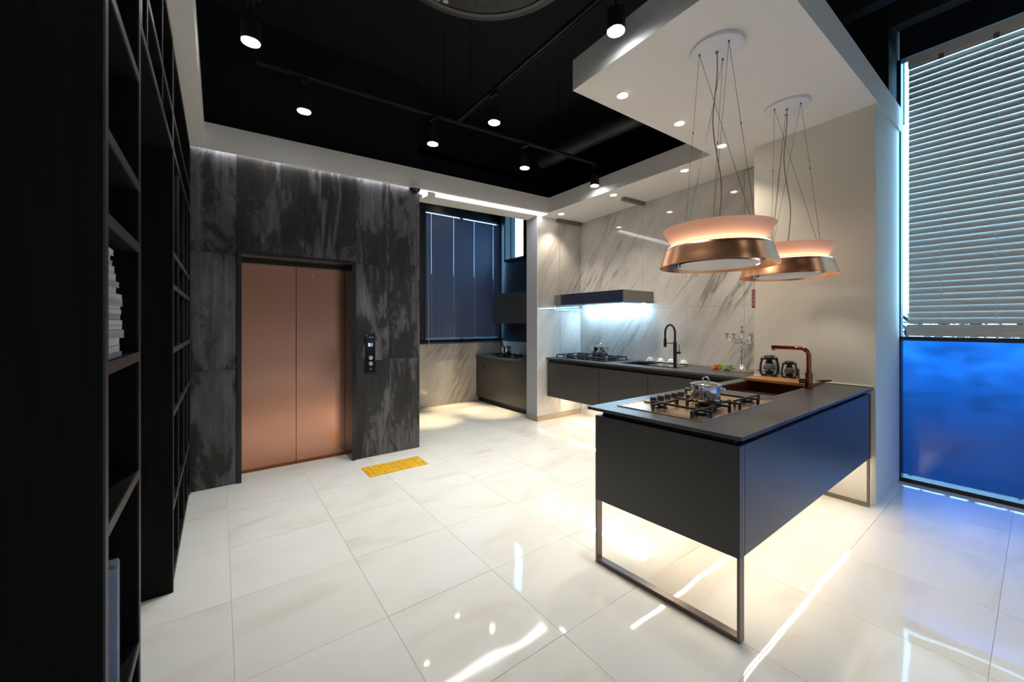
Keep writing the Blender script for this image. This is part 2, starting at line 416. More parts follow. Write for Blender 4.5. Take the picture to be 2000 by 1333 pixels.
# walls that close the showroom behind the camera and the bookcases
struct(mk('wall_left', box(-1.0, -.9, -4.0, 4.386, 0, ZT), 'showroom'), 'dark wall behind the bookcases')
struct(mk('wall_rear', box(-1.0, 5.25, -4.1, -4.0, 0, ZT), 'showroom'), 'showroom wall behind the viewer')
# lift wall
wb = struct(mk('wall_back', join(box(-1.0, .128, 4.386, 4.80, 0, ZT), box(1.165, 1.883, 4.386, 6.45, 0, ZT), box(.128, 1.165, 4.386, 4.80, 2.11, ZT), box(.128, 1.165, 4.70, 4.80, 0, 2.11)), 'black'), 'dark clad wall around the lift')
tile_cols = [(-.2, .125, (0, 1.04, 2.085)), (1.167, 1.53, (0, 1.05, 2.10)), (1.53, 1.888, (0, 1.055, 2.13))]
def wtile(x0, x1, z0, z1):
    dy = random.uniform(0, .002)
    return mk('tile', box(x0 + .0012, x1 - .0012, 4.360 - dy, 4.386, z0 + .0012, z1 - .0012), 'darktile', wb, bevel=.001)
for x0, x1, zs in tile_cols:
    zz = list(zs) + [zc((x0 + x1) / 2, 4.38) + .05]
    for a, b in zip(zz[:-1], zz[1:]):
        o = wtile(x0, x1, a, b)
for a, b in ((.125, .478), (.478, .832), (.832, 1.167)): wtile(a, b, 2.112, zc(a, 4.38) + .05)

# stub wall between alcove and kitchen
ws = struct(mk('wall_stub', box(3.79, 4.72, 4.478, 4.72, 0, 3.3), 'greywall'), 'narrow grey end of the marble stub wall')
mk('slab', box(3.795, 4.245, 4.464, 4.478, .075, 1.66), 'marble', ws, bevel=.0015)
mk('slab', box(4.248, 4.703, 4.464, 4.478, .075, 1.66), 'marble', ws, bevel=.0015)
mk('slab', box(3.795, 4.245, 4.464, 4.478, 1.663, 3.12), 'marble', ws, bevel=.0015)
mk('slab', box(4.248, 4.703, 4.464, 4.478, 1.663, 3.12), 'marble', ws, bevel=.0015)
struct(mk('baseboard_stub', join(box(3.781, 3.79, 4.455, 4.72, 0, .072), box(3.781, 4.703, 4.455, 4.464, 0, .072)), 'tan', bevel=.001), 'tan metal baseboard round the stub wall')
struct(mk('trim_corner', box(3.787, 3.795, 4.461, 4.470, .072, 3.12), 'plaster'), 'pale corner bead of the stub wall')
# marble kitchen wall
wm = struct(mk('wall_kitchen', box(4.717, 4.9, 1.6, 4.478, 0, 3.4), 'greywall'), 'veined marble wall behind the kitchen run')
for a, b in ((4.464, 3.93), (3.93, 3.297), (3.297, 2.66), (2.66, 1.98), (1.98, 1.66)):
    for z0, z1 in ((0, 1.66), (1.66, 3.17)):
        mk('slab', box(4.703, 4.717, b + .0012, a - .0012, z0 + .001, z1 - .001), 'marble', wm, bevel=.0012)
struct(mk('wall_upper', join(box(4.717, 5.4, .80, 4.72, 3.41, ZT), box(1.883, 5.4, 4.72, 4.80, 3.32, ZT)), 'black'), 'black wall above the soffit')
# cream pillar
struct(mk('wall_pillar', box(4.194, 5.09, .785, 1.675, 0, 3.35), 'beige', bevel=.003), 'cream painted wall block at the end of the island')
struct(mk('trim_pillar', box(4.18, 4.194, .80, 1.675, .945, .950), 'plaster'), 'thin white sealant line along the worktop')
# alcove
wa = struct(mk('wall_alcove', box(1.883, 4.72, 6.415, 6.55, 0, 1.085), 'greywall'), 'low marble wall under the alcove window')
for a, b in ((1.884, 2.78), (2.78, 3.42), (3.42, 4.06), (4.06, 4.487)):
    mk('slab', box(a + .001, b - .001, 6.40, 6.415, .0, 1.10), 'marble', wa, bevel=.0012)
mk('sill', box(1.884, 4.487, 6.36, 6.55, 1.10, 1.118), 'frame', wa, bevel=.002)
war = struct(mk('wall_alcoveside', join(box(4.5, 4.7, 4.72, 6.55, 0, 2.66), box(4.5, 4.7, 4.72, 5.62, 2.66, ZT), box(4.5, 4.7, 6.26, 6.55, 2.66, ZT), box(4.5, 4.7, 5.62, 6.26, 3.75, ZT)), 'frame'), 'dark side wall of the alcove')
for a, b in ((4.722, 5.3), (5.3, 5.85), (5.85, 6.398)):
    mk('slab', box(4.487, 4.5, a + .001, b - .001, 0, 1.115), 'marble', war, bevel=.0012)
struct(mk('ceiling_alcove', box(1.883, 4.5, 4.72, 6.55, 3.62, 3.70), 'black'), 'dark alcove ceiling')
# small bright side window of the alcove
w2 = struct(mk('window_2', join(box(4.46, 4.56, 5.62, 5.655, 2.66, 3.62), box(4.46, 4.56, 6.03, 6.06, 2.66, 3.62), box(4.46, 4.56, 6.22, 6.26, 2.66, 3.62), box(4.46, 4.56, 5.62, 6.26, 2.66, 2.70), box(4.46, 4.56, 5.62, 6.26, 3.58, 3.62)), 'frame'), 'small bright side window high in the alcove')
mk('pane', box(4.515, 4.521, 5.655, 6.03, 2.70, 3.58), 'clear', w2)
mk('pane', box(4.515, 4.521, 6.06, 6.22, 2.70, 3.58), 'clear', w2)
mk('stay', tube([(4.50, 5.99, 3.46), (4.50, 5.68, 3.12)], .004), 'wire', w2)
# alcove window
w1 = struct(mk('window_1', join(box(1.9, 4.5, 6.44, 6.52, 1.118, 1.17), box(1.9, 4.5, 6.44, 6.52, 3.44, 3.62), box(1.9, 2.888, 6.40, 6.52, 1.17, 3.44), box(4.455, 4.5, 6.44, 6.52, 1.17, 3.44), box(3.62, 3.66, 6.46, 6.52, 1.17, 3.44)), 'frame'), 'large black framed alcove window behind a dark blind')
mk('pane', box(2.888, 3.62, 6.485, 6.491, 1.17, 3.44), 'clear', w1)
mk('pane', box(3.66, 4.455, 6.485, 6.491, 1.17, 3.44), 'clear', w1)

# soffit: island arm, kitchen arm, lift band, band over the bookcases
arms = [[(2.015, .772), (5.09, .772), (5.09, 1.987), (2.015, 1.987)],
        [(3.984, 1.987), (4.717, 1.987), (4.717, 4.478), (3.868, 4.478), (3.868, 4.31), (3.835, 4.258)],
        [(-.105, 4.272), (3.835, 4.258), (3.868, 4.31), (-.105, 4.312)],
        [(1.886, 4.455), (3.868, 4.455), (3.868, 4.72), (1.886, 4.72)],
        [(-.9, -1.5), (-.105, -1.5), (-.105, 4.312), (-.2, 4.312), (-.2, 4.386), (-.9, 4.386)]]
struct(mk('trim_soffit', join(*[prism(p, zc, lambda x, y: zc(x, y) + .215) for p in arms]), 'plaster'), 'white dropped soffit around the black ceiling well')
struct(mk('ceiling_slot', prism([(-.19, 4.312), (3.868, 4.312), (3.868, 4.455), (-.19, 4.455)], lambda x, y: zc(x, y) + .05, lambda x, y: zc(x, y) + .2), 'plaster'), 'white back of the light slot')
# window wall on the right
w3 = struct(mk('window_3', join(box(5.06, 5.16, -4.0, .785, 0, .034), box(5.06, 5.16, -4.0, .785, 1.298, 1.335), box(5.06, 5.16, -4.0, .785, 3.90, ZT),
     box(5.06, 5.16, .775, .80, .034, 3.90), box(5.06, 5.16, -1.02, -.98, .034, 3.9), box(5.06, 5.16, -2.52, -2.48, .034, 3.9)), 'frame'), 'tall black framed window with a frosted blue lower pane')
for a, b in ((-.98, .775), (-2.48, -1.02), (-4.0, -2.52)):
    mk('pane', box(5.105, 5.111, a, b, 1.335, 3.90), 'clear', w3)
    q = mk('frosted_pane', box(5.100, 5.108, a, b, .062, 1.298), 'frosted', w3)
    mk('pane', box(5.105, 5.111, a, b, .034, .062), 'clear', w3)
struct(mk('wall_window', box(5.09, 5.25, .80, 1.675, 0, ZT), 'plaster'), 'white wall end beside the window')
# outside
struct(mk('wall_blocker', box(1.0, 12, 9.4, 9.6, -.45, 2.75), 'ground'), 'unseen dark wall added to block low light beyond the alcove window')  # added out of view so the lower blind slots stay dark
struct(mk('ground_outside', box(5.3, 30, -14, 20, -.6, -.45), 'ground'), 'dark paving outside the windows')

# ------------------------------------------------------------------ ceiling services
for i, (x, lab) in enumerate(((4.30, 'black ceiling beam nearer the white soffit'), (4.78, 'black ceiling beam nearer the tall window blind'))):
    tag(mk('ceiling_beam', box(x, x + .12, -4, 1.9, 4.08, ZT), 'duct', bevel=.004), lab, 'beam', 'black beams above the window side')
d = mk('air_duct', tube([(3.70, 4.25, 3.78), (3.72, 3.2, 3.78), (3.8, 2.1, 3.78)], .11, 20), 'duct', smooth=True)
tag(d, 'round black air duct hanging in the ceiling well above the soffit edge', 'duct')

# ------------------------------------------------------------------ bookcases
def bookcase(name, label, xf_, y0, y1, z0, z1, shelves, dividers, xb=-.88):
    t = thing(name, label, 'bookcase', ((xf_ + xb) / 2, (y0 + y1) / 2, z0))
    th = .030
    for k, y in enumerate((y0, y1 - th)):
        s = mk('side_panel', box(xb, xf_ - .004, y, y + th, z0, z1), 'blackwood', t, bevel=.001)
        mk('edge_band', box(xf_ - .004, xf_, y, y + th, z0, z1), 'blackedge', s)
    mk('back_panel', box(xb, xb + .01, y0 + th, y1 - th, z0, z1), 'blackwood', t)
    for z in shelves:
        s = mk('shelf', box(xb + .01, xf_ - .004, y0 + th, y1 - th, z, z + .028), 'blackwood', t)
        mk('edge_band', box(xf_ - .004, xf_, y0 + th, y1 - th, z, z + .028), 'blackedge', s)
    for y, a, b in dividers:
        s = mk('divider', box(xb + .01, xf_ - .005, y, y + .022, a, b), 'blackwood', t)
        mk('edge_band', box(xf_ - .005, xf_ - .001, y, y + .022, a, b), 'blackedge', s)
    return t
bookcase('open_bookcase', 'black oak bookcase nearest the viewer holding a stack of papers', -.2, 1.221, 1.703, 0, 3.03, (.05, .435, .970, 1.335, 1.672, 1.862, 2.2, 2.6), (), -.62)
dv = [(y, .06, 2.36) for y in (3.15, 3.62, 3.98)]
bookcase('tall_bookcase', 'black oak shelving unit standing beside the lift wall', -.2, 2.795, 4.34, 0, 2.975, (.05, .43, .94, 1.29, 1.64, 1.82, 2.385, 2.575, 2.94), dv, -.62)
bookcase('bridging_shelf', 'black oak overhead shelf bridging the gap between the two bookcases', -.2, 1.706, 2.792, 2.385, 2.99, (2.385, 2.575, 2.955), [(y, 2.415, 2.95) for y in (1.847, 2.308)], -.62)
# papers on the middle shelf of the near bookcase
z = 1.3635; k = 0
sizes = []
while z < 1.62:
    h = random.choice((.010, .013, .016, .020, .012))
    u = (z - 1.36) / .27
    y1 = 1.487 - .150 * max(0, u - .30) ** 1.5 / .585 + random.uniform(-.008, .006)
    x1 = -.206 - random.uniform(0, .010)
    sizes.append((x1, y1, z, h)); z += h + .0004
ords = ['', 'second', 'third', 'fourth', 'fifth', 'sixth', 'seventh', 'eighth', 'ninth', 'tenth', 'eleventh', 'twelfth']
for i, (x1, y1, z, h) in enumerate(sizes):
    n = len(sizes)
    w = 'bottom booklet' if i == 0 else 'topmost booklet' if i == n - 1 else (ords[i] + ' booklet from the bottom') if i < n / 2 else (ords[n - 1 - i] + ' booklet from the top')
    b = thing('booklet', '%s of the paper stack on the black bookcase shelf' % w, 'booklet', (x1 - .1, (1.266 + y1) / 2, z), 'papers stacked in the near bookcase')
    c = .0012
    mk('pages', box(x1 - .22, x1 - .001, 1.2675, y1 - .001, z + c, z + h - c), 'paper' if i % 3 else 'paper2', b)
    for a, e in ((z, z + c), (z + h - c, z + h)): mk('cover', box(x1 - .22, x1, 1.267, y1, a, e), 'paper' if i % 2 else 'paper2', b)
for i, (y0, th, h, lab) in enumerate(((1.478, .010, .33, 'pale blue magazine upright on a low bookcase shelf, nearest the viewer'), (1.490, .007, .35, 'thin white magazine standing between two others on a low shelf'), (1.499, .012, .34, 'thick white magazine upright on a low shelf, nearest the lift'))):
    b = thing('magazine', lab, 'magazine', (-.35, y0, .4635), 'magazines on a low shelf')
    mk('pages', box(-.48, -.222, y0 + .001, y0 + th - .001, .465, .4635 + h - .002), 'paper', b)
    for ya, yb in ((y0, y0 + .001), (y0 + th - .001, y0 + th)): mk('cover', box(-.48, -.220, ya, yb, .4635, .4635 + h), 'magblue' if i == 0 else 'paper', b)

# ------------------------------------------------------------------ lift
d1 = struct(mk('door_1', join(box(.126, .162, 4.345, 4.655, 0, 2.108), box(1.127, 1.166, 4.345, 4.655, 0, 2.108), box(.162, 1.127, 4.345, 4.655, 2.085, 2.108)), 'jamb', bevel=.0015), 'copper lift doors in a deep black frame')
mk('header', box(.162, 1.127, 4.64, 4.69, 2.05, 2.085), 'jamb', d1)
mk('door_leaf', box(.164, .6425, 4.655, 4.685, .006, 2.085), 'copperdoor', d1, bevel=.001)
mk('door_leaf', box(.6465, 1.126, 4.655, 4.685, .006, 2.085), 'copperdoor', d1, bevel=.001)
mk('threshold', box(.162, 1.127, 4.60, 4.70, .0, .004), 'hobsteel', d1)
mk('release_keyhole', xf(lathe([(.009, 0), (.009, .003), (.006, .004)], n=16), lambda x, y, z: (.80 + x, 4.655 - z, 1.975 + y)), 'steel', d1, smooth=True)
# call panel
cp = thing('lift_call_panel', 'slim black lift call panel with two round buttons on the dark wall', 'call panel', (1.315, 4.35, .918))
mk('faceplate', box(1.264, 1.368, 4.346, 4.3595, .918, 1.332), 'panelblack', cp, bevel=.003)
mk('display', box(1.274, 1.358, 4.3445, 4.346, 1.125, 1.305), 'panelblack', cp)
RX = Matrix.Rotation(math.radians(90), 4, 'X')
letters('floor_digits', 'B1', 'digit', .052, cp, Matrix.Translation((1.318, 4.3440, 1.222)) @ RX)
mk('maker_mark', box(1.300, 1.345, 4.3440, 4.3446, 1.302, 1.308), 'logo', cp)
mk('corner_glint', box(1.268, 1.278, 4.3448, 4.346, 1.318, 1.328), 'button', cp)
for zb in (1.083, 1.020):
    b = mk('button', xf(lathe([(.021, 0), (.021, .005), (.018, .007)], n=24), lambda x, y, z: (1.319 + x, 4.346 - z, zb + y)), 'button', cp, smooth=True)
    mk('button_ring', xf(lathe([(.009, .0068), (.012, .0068), (.012, .0074), (.009, .0074)], n=20, closed=True), lambda x, y, z: (1.319 + x, 4.346 - z, zb + y)), 'panelblack', b)
mk('wheelchair_mark', join(xf(lathe([(.008, 0), (.010, 0), (.010, .0005), (.008, .0005)], n=16, closed=True), lambda x, y, z: (1.319 + x, 4.346 - z, .958 + y)), box(1.3135, 1.3155, 4.3454, 4.346, .962, .978), box(1.3135, 1.324, 4.3454, 4.346, .964, .966)), 'logo', cp)
# tactile tiles
for i, (x0, lab) in enumerate(((1.137, 'yellow tactile floor pad nearer the lift doors'), (1.441, 'yellow tactile floor pad farther from the lift doors'))):
    t = thing('tactile_pad', lab, 'floor pad', (x0 + .15, 3.927, 0), 'tactile pads before the lift')
    mk('base_sheet', box(x0, x0 + .298, 3.778, 4.072, .0005, .004), 'yellow', t, bevel=.001)
    st = mk('stud', lathe([(.017, .0), (.016, .003), (.011, .0052), (.004, .006)], n=12), 'yellow', t, smooth=True)
    st.data.transform(Matrix.Translation(wpos(t)))
    fs = True
    for a in range(6):
        for b in range(6):
            o = st if fs else st.copy()
            if not fs: COL.objects.link(o)
            fs = False; o.parent = t; o.location = Vector((x0 + .025 + a * .0497, 3.803 + b * .0487, .0038)) - wpos(t)

# ------------------------------------------------------------------ camera dome and junction box
z0 = zc(1.82, 4.29)
t = thing('dome_camera', 'black dome security camera under the white soffit beside the light slot', 'security camera', (1.80, 4.29, z0 - .075))
mk('base_plate', lathe([(.068, -.018), (.072, -.008), (.072, -.001)], (1.80, 4.29, z0), 32), 'housing', t, smooth=True)
mk('shroud', lathe([(.030, -.046), (.052, -.038), (.062, -.026), (.062, -.018)], (1.80, 4.29, z0), 32), 'panelblack', t, smooth=True)
mk('dome', lathe([(.004, -.075), (.020, -.071), (.030, -.060), (.032, -.046)], (1.80, 4.29, z0), 28), 'panelblack', t, smooth=True)
z1 = zc(2.02, 4.38)
t = thing('junction_box', 'small white junction box bridging the bright light slot', 'junction box', (2.02, 4.38, z1 - .055))
mk('case', box(1.965, 2.06, 4.295, 4.475, z1 - .055, z1 - .004), 'housing', t, bevel=.004)
mk('screw', lathe([(.007, -.003), (.007, 0)], (2.01, 4.33, z1 - .055), 12), 'blackmetal', t)

# light slot strips
for nm_, lab, xa, xb_, yb_ in (('slot_light', 'long white light strip in the soffit slot before the alcove', 1.89, 3.86, 4.449), ('wall_wash_light', 'hidden white strip light washing the dark lift wall', -.18, 1.885, 4.352)):
    a = thing(nm_, lab, 'strip light', ((xa + xb_) / 2, (4.318 + yb_) / 2, zc((xa + xb_) / 2, 4.38) + .03))
    xm_ = (xa + xb_) / 2
    for x0, x1 in ((xa, xm_ - .001), (xm_ + .001, xb_)):
        mk('led_strip', prism([(x0, 4.318), (x1, 4.318), (x1, yb_), (x0, yb_)], lambda x, y: zc(x, y) + .03, lambda x, y: zc(x, y) + .045), 'slot', a)

# ------------------------------------------------------------------ track lights
def track(name, label, p0, p1, rods):
    t = thing(name, label, 'light track', tuple((Vector(p0) + Vector(p1)) / 2), 'black lighting tracks in the ceiling well')
    d = (Vector(p1) - Vector(p0)); L = d.length; d.normalize(); s = Vector((-d.y, d.x, 0))
    for k in (-1, 1):
        o = s * (.015 * k); q = lambda p, dz: tuple(Vector(p) + o + Vector((0, 0, dz)))
        mk('rail_edge', tube([q(p0, 0), q(p1, 0)], .006, 6), 'trackmetal', t)
    w = s * .017
    mk('rail_body', prism([tuple((Vector(p0) - w).xy), tuple((Vector(p1) - w).xy), tuple((Vector(p1) + w).xy), tuple((Vector(p0) + w).xy)], p0[2] + .004, p0[2] + .024), 'blackmetal', t)
    for r in rods:
        p = Vector(p0) + d * (L * r)
        mk('hanger_rod', tube([(p.x, p.y, p.z + .02), (p.x, p.y, ZT)], .0035, 6), 'trackmetal', t)
        mk('rod_nut', lathe([(.007, 0), (.007, .02)], (p.x, p.y, p.z + .026), 8), 'steel', t)
    return t
TZ = 3.45
track('light_track', 'long black lighting track running beside the lift wall', (.224, 3.58, TZ), (3.80, 3.33, TZ), (.09, .43, .83))
track('light_track', 'black lighting track branching towards the viewer from the long one', (1.896, 3.44, TZ), (1.878, .2, TZ), (.07, .6))
track('light_track', 'short black lighting track near the upper left corner', (-.05, 2.905, TZ + .02), (.21, 2.90, TZ + .02), (.4,))
def track_lamp(x, y, label, tz=TZ, zb=3.185):
    t = thing('track_spotlight', label, 'spotlight', (x, y, zb), 'lit spotlights on the black tracks')
    mk('adapter', box(x - .018, x + .018, y - .045, y + .045, tz - .035, tz + .002), 'trackmetal', t, bevel=.003)
    mk('stem', tube([(x, y, tz - .035), (x, y, zb + .12)], .007, 10), 'trackmetal', t)
    mk('can', lathe([(.050, .012), (.053, .0), (.050, .0), (.046, .02), (.040, .06)] + [(.053, .06), (.053, .118), (.040, .125), (.006, .127)], (x, y, zb), 32), 'blackmetal', t, smooth=True)
    mk('outer_sleeve', lathe([(.0535, .004), (.0545, .004), (.0545, .118), (.0535, .118)], (x, y, zb), 32, closed=True), 'blackmetal', t, smooth=True)
    mk('reflector', lathe([(.049, -.002), (.052, .004), (.030, .012)], (x, y, zb), 28), 'bulb', t, smooth=True)
    spot((x, y, zb - .006), P_TRACK, (.93, .96, 1), t, 84, .7, .045)
for x, y, tz, lab in ((.555, 3.59, TZ, 'lit track spotlight second from the left, before the dark lift wall'), (1.65, 3.50, TZ, 'lit track spotlight hanging near the middle of the long track'),
        (2.726, 3.43, TZ, 'lit track spotlight second from the right end of the long track'), (3.78, 3.345, TZ, 'lit track spotlight at the right end of the long track'),
        (1.900, 2.813, TZ, 'lit track spotlight on the branching track nearer the long track'), (1.886, 1.504, TZ, 'lit track spotlight beside the white soffit corner'),
        (.155, 2.903, TZ + .02, 'lit track spotlight at the upper left of the ceiling well')):
    track_lamp(x, y, lab, tz)
for y, w2_ in ((-.9, 'nearer'), (-2.7, 'farther')):  # unseen tracks and lamps added to brighten the room from behind
    track('light_track', 'added black track for fill lamps behind the viewer, ' + w2_, (.2, y, TZ), (4.2, y, TZ), (.2, .8))
    for x, w in ((.5, 'leftmost'), (2.1, 'in the middle'), (3.7, 'rightmost')):
        track_lamp(x, y, 'added fill spotlight behind the viewer on the %s track, %s' % (w2_, w))

# ------------------------------------------------------------------ downlights
def downlight(x, y, label, watts=P_DOWN):
    z = zc(x, y)
    t = thing('recessed_downlight', label, 'downlight', (x, y, z), 'round downlights in the white soffit')
    mk('trim_ring', lathe([(.038, -.004), (.050, -.004), (.052, -.001), (.038, -.001)], (x, y, z), 32, closed=True), 'plaster', t, smooth=True)
    mk('lens', lathe([(.030, -.006), (.037, -.004), (.037, -.0015)], (x, y, z), 28), 'bulbwarm', t, smooth=True)
    for s in (-1, 1): mk('spring_clip', box(x + s * .046 - .003, x + s * .046 + .003, y - .004, y + .004, z - .008, z - .004), 'wire', t)
    spot((x, y, z - .012), watts, (1, .87, .70), t, 105, .7, .035)
for x, y, lab in ((2.365, 1.826, 'glowing downlight nearest the free corner of the white soffit'), (3.11, 1.819, 'second glowing downlight from the free soffit corner'), (3.868, 1.828, 'glowing downlight behind the cables of the front copper pendant'),
        (4.119, 2.349, 'glowing downlight near the marble wall, closest to the cream pillar'), (4.062, 3.28, 'glowing downlight beside the middle taupe ceiling bar'), (4.037, 4.218, 'glowing downlight in the far kitchen corner')):
    downlight(x, y, lab)

# ------------------------------------------------------------------ round ceiling air conditioner
ac = thing('ceiling_air_conditioner', 'big round charcoal ceiling air conditioner cut by the top of the picture', 'air conditioner', (.91, 1.444, 3.12))
c = (.91, 1.444, 3.15)
mk('outer_body', lathe([(.470, .000), (.520, .012), (.525, .045), (.49, .17), (.40, .20)], c, 72), 'acbody', ac, smooth=True)
mk('bright_ring', lathe([(.452, -.006), (.474, -.006), (.478, .004), (.452, .004)], c, 72, closed=True), 'acring', ac, smooth=True)
mk('grille_plate', lathe([(.02, -.014), (.30, -.014), (.44, -.006), (.452, .0)], c, 72), 'acbody', ac, smooth=True)
hole = mk('vent_hole', lathe([(.0085, -.0008), (.0085, .0006)], (0, 0, 0), 12), 'recess', ac); hole.data.transform(Matrix.Translation(wpos(ac)))
fs = True
for r, n, hr in ((.412, 60, .9), (.385, 58, 1.0), (.355, 54, 1.15), (.325, 48, 1.2)):
    for k in range(n):
        an = 2 * math.pi * k / n + r * 9
        if not (math.radians(10) < an % (2 * math.pi) < math.radians(110)) or (r > .4 and not (math.radians(32) < an % (2 * math.pi) < math.radians(66))): continue
        o = hole if fs else hole.copy()
        if not fs: COL.objects.link(o)
        fs = False; o.parent = ac; o.scale = (hr, hr, 1)
        zz = 3.15 - .014 + .008 * max(0, (r - .30)) / .14 - .0006
        o.location = Vector((c[0] + r * math.cos(an), c[1] + r * math.sin(an), zz)) - wpos(ac)
for a0 in (112, 128):
    pts = [(c[0] + .500 * math.cos(math.radians(a0 + k)), c[1] + .500 * math.sin(math.radians(a0 + k)), 3.155) for k in range(0, 8)]
    mk('air_slit', tube(pts, .005, 6), 'recess', ac)
mk('brand_disc', lathe([(.013, -.0025), (.013, .001)], (.953, 1.862, 3.1425), 20), 'logo', ac)
letters('brand_letters', 'LG', 'logo', .036, ac, Matrix.Translation((.922, 1.868, 3.1395)) @ Matrix.Rotation(math.radians(168), 4, 'Z') @ Matrix.Rotation(math.pi, 4, 'X'))

# ------------------------------------------------------------------ taupe ceiling bars that carry the wall hood
for y, x0, x1, lab in ((4.43, 4.165, 4.68, 'taupe ceiling bar in the far kitchen corner'), (3.272, 4.24, 4.695, 'taupe ceiling bar nearer the copper pendants')):
    z = zc(4.4, y)
    t = thing('ceiling_bar', lab, 'ceiling bar', (4.4, y, z - .04), 'bars carrying the hood cables')
    mk('bar', prism([(x0, y - .028), (x1, y - .028), (x1, y + .028), (x0, y + .028)], lambda x, yy: zc(x, yy) - .042, lambda x, yy: zc(x, yy) - .001), 'vent', t, bevel=.003)
    mk('hood_cable', tube([(x0 + .06, y, z - .04), (4.10 + .02, y - (.14 if y < 4 else .06), 1.89)], .0012, 5), 'wire', t)

# ------------------------------------------------------------------ wall hood
hd = thing('wall_range_hood', 'grey box range hood with glowing underside on the marble wall', 'range hood', (4.38, 3.756, 1.72))
mk('case', box(4.062, 4.700, 3.127, 4.385, 1.728, 1.885), 'hoodgrey', hd, bevel=.002)
mk('glass_front', box(4.056, 4.062, 3.129, 4.245, 1.730, 1.883), 'hoodfront', hd)
for y0, y1 in ((3.127, 3.135), (4.377, 4.385)):
    mk('visor', box(4.062, 4.690, y0, y1, 1.662, 1.727), 'visor', hd)
mk('visor', box(4.062, 4.070, 3.136, 4.376, 1.662, 1.727), 'visor', hd)
e = []
for y in (3.131, 4.381): e += [tube([(4.064, y, 1.662), (4.69, y, 1.662)], .0022, 6), tube([(4.064, y, 1.662), (4.064, y, 1.727)], .0022, 6)]
e.append(tube([(4.064, 3.131, 1.662), (4.064, 4.381, 1.662)], .0022, 6))
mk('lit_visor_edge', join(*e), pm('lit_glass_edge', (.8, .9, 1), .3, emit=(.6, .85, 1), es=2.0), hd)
mk('led_strip', box(4.60, 4.645, 3.20, 4.31, 1.718, 1.7275), 'ledcool', hd)
for y in (3.45, 4.06):
    mk('filter_panel', box(4.14, 4.55, y - .27, y + .27, 1.722, 1.7275), 'steel', hd, bevel=.001)

# ------------------------------------------------------------------ kitchen run along the marble wall
KZ = .945
def cab(name, label, x0, x1, y0, y1, z0, z1, doors, group=None):
    t = thing(name, label, 'cabinet', ((x0 + x1) / 2, (y0 + y1) / 2, z0), group)
    mk('carcass', box(x0 + .020, x1, y0, y1, z0 + .002, z1), 'cabinet', t)
    return t
kc = [('floating_base_cabinet', 'dark floating base cabinet under the black gas hob', 3.457, 4.462), ('floating_base_cabinet', 'dark floating base cabinet under the black sink', 2.726, 3.453), ('floating_base_cabinet', 'dark floating base cabinet beneath the candelabra', 2.184, 2.722), ('floating_base_cabinet', 'dark floating corner cabinet hidden behind the island', 1.69, 2.180)]
for n, lab, y0, y1 in kc:
    t = cab(n, lab, 3.985, 4.70, y0, y1, .36, .765 if y0 == 2.726 else .87, 1, 'floating kitchen cabinets')
    mk('door', box(3.985, 4.004, y0 + .0015, y1 - .0015, .36, .868), 'cabinet', t, bevel=.0012)
    mk('finger_rail', box(4.015, 4.03, y0, y1, .87, KZ - .020), 'recess', t)
xs = [3.962, 4.16, 4.56, 4.70]; ys = [1.676, 2.80, 3.26, 4.462]
tag(mk('kitchen_worktop', holed_slab(xs, ys, {(1, 1)}, KZ - .020, KZ), 'stone', bevel=.0015), 'dark stone worktop running along the marble wall', 'worktop')
t = thing('kitchen_sink', 'black undermounted sink in the marble wall worktop', 'sink', (4.36, 3.03, .78))
mk('bowl', join(box(4.16, 4.56, 2.80, 3.26, .77, .778), box(4.155, 4.16, 2.80, 3.26, .77, KZ - .02), box(4.56, 4.565, 2.80, 3.26, .77, KZ - .02), box(4.155, 4.565, 2.795, 2.80, .77, KZ - .02), box(4.155, 4.565, 3.26, 3.265, .77, KZ - .02)), 'sinkblack', t)
mk('drain', lathe([(.04, .778), (.04, .781), (.02, .780)], (4.36, 3.03, 0), 24), 'steel', t, smooth=True)
uc = thing('under_cabinet_light', 'warm strip light under the floating kitchen cabinets', 'strip light', (4.35, 3.1, .352))
mk('led_strip', box(4.33, 4.37, 2.0, 4.36, .352, .3595), 'ledwarm', uc)
# drain board
tag(mk('drain_board', prism([(4.17, 2.50), (4.455, 2.50), (4.455, 2.86), (4.17, 2.86)], KZ + .001, KZ + .009), 'drain', bevel=.001), 'rectangular glass drain board lying beside the black sink', 'drain board')

def pot(x, y, z, r, h, label, lid=True, handles=0.):
    t = thing('cooking_pot', label, 'pot', (x, y, z), 'steel cooking pots on the hobs')
    mk('body', lathe([(r * .90, 0), (r * .97, .006), (r, .016), (r, h), (r * 1.05, h + .004), (r * 1.05, h + .007), (r * .97, h + .007), (r * .96, .01), (.002, .009)], (x, y, z), 48), 'steel', t, smooth=True)
    for s in (0, 1):
        a = handles + math.pi * s; ca, sa = math.cos(a), math.sin(a)
        pts = []
        for k in range(9):
            b = math.pi * k / 8; u = r + .030 * math.sin(b); v = .035 * math.cos(b)
            pts.append((x + u * ca - v * sa, y + u * sa + v * ca, z + h * .80))
        mk('side_handle', tube(pts, .0042, 8), 'steel', t, smooth=True)
    if lid:
        l = mk('lid', lathe([(r * 1.06, h + .008), (r * 1.05, h + .012), (r * .80, h + .020), (r * .4, h + .027), (.003, h + .029)], (x, y, z), 48), 'steel', t, smooth=True)
        a = handles + .3; pts = []
        for k in range(11):
            b = math.pi * k / 10; u = .024 * math.cos(b) * (1 if k else 1); v = .030 * math.sin(b)
            pts.append((x + u * math.cos(a), y + u * math.sin(a), z + h + .026 + v))
        mk('lid_handle', tube(pts, .0045, 8), 'steel', l, smooth=True)
    return t
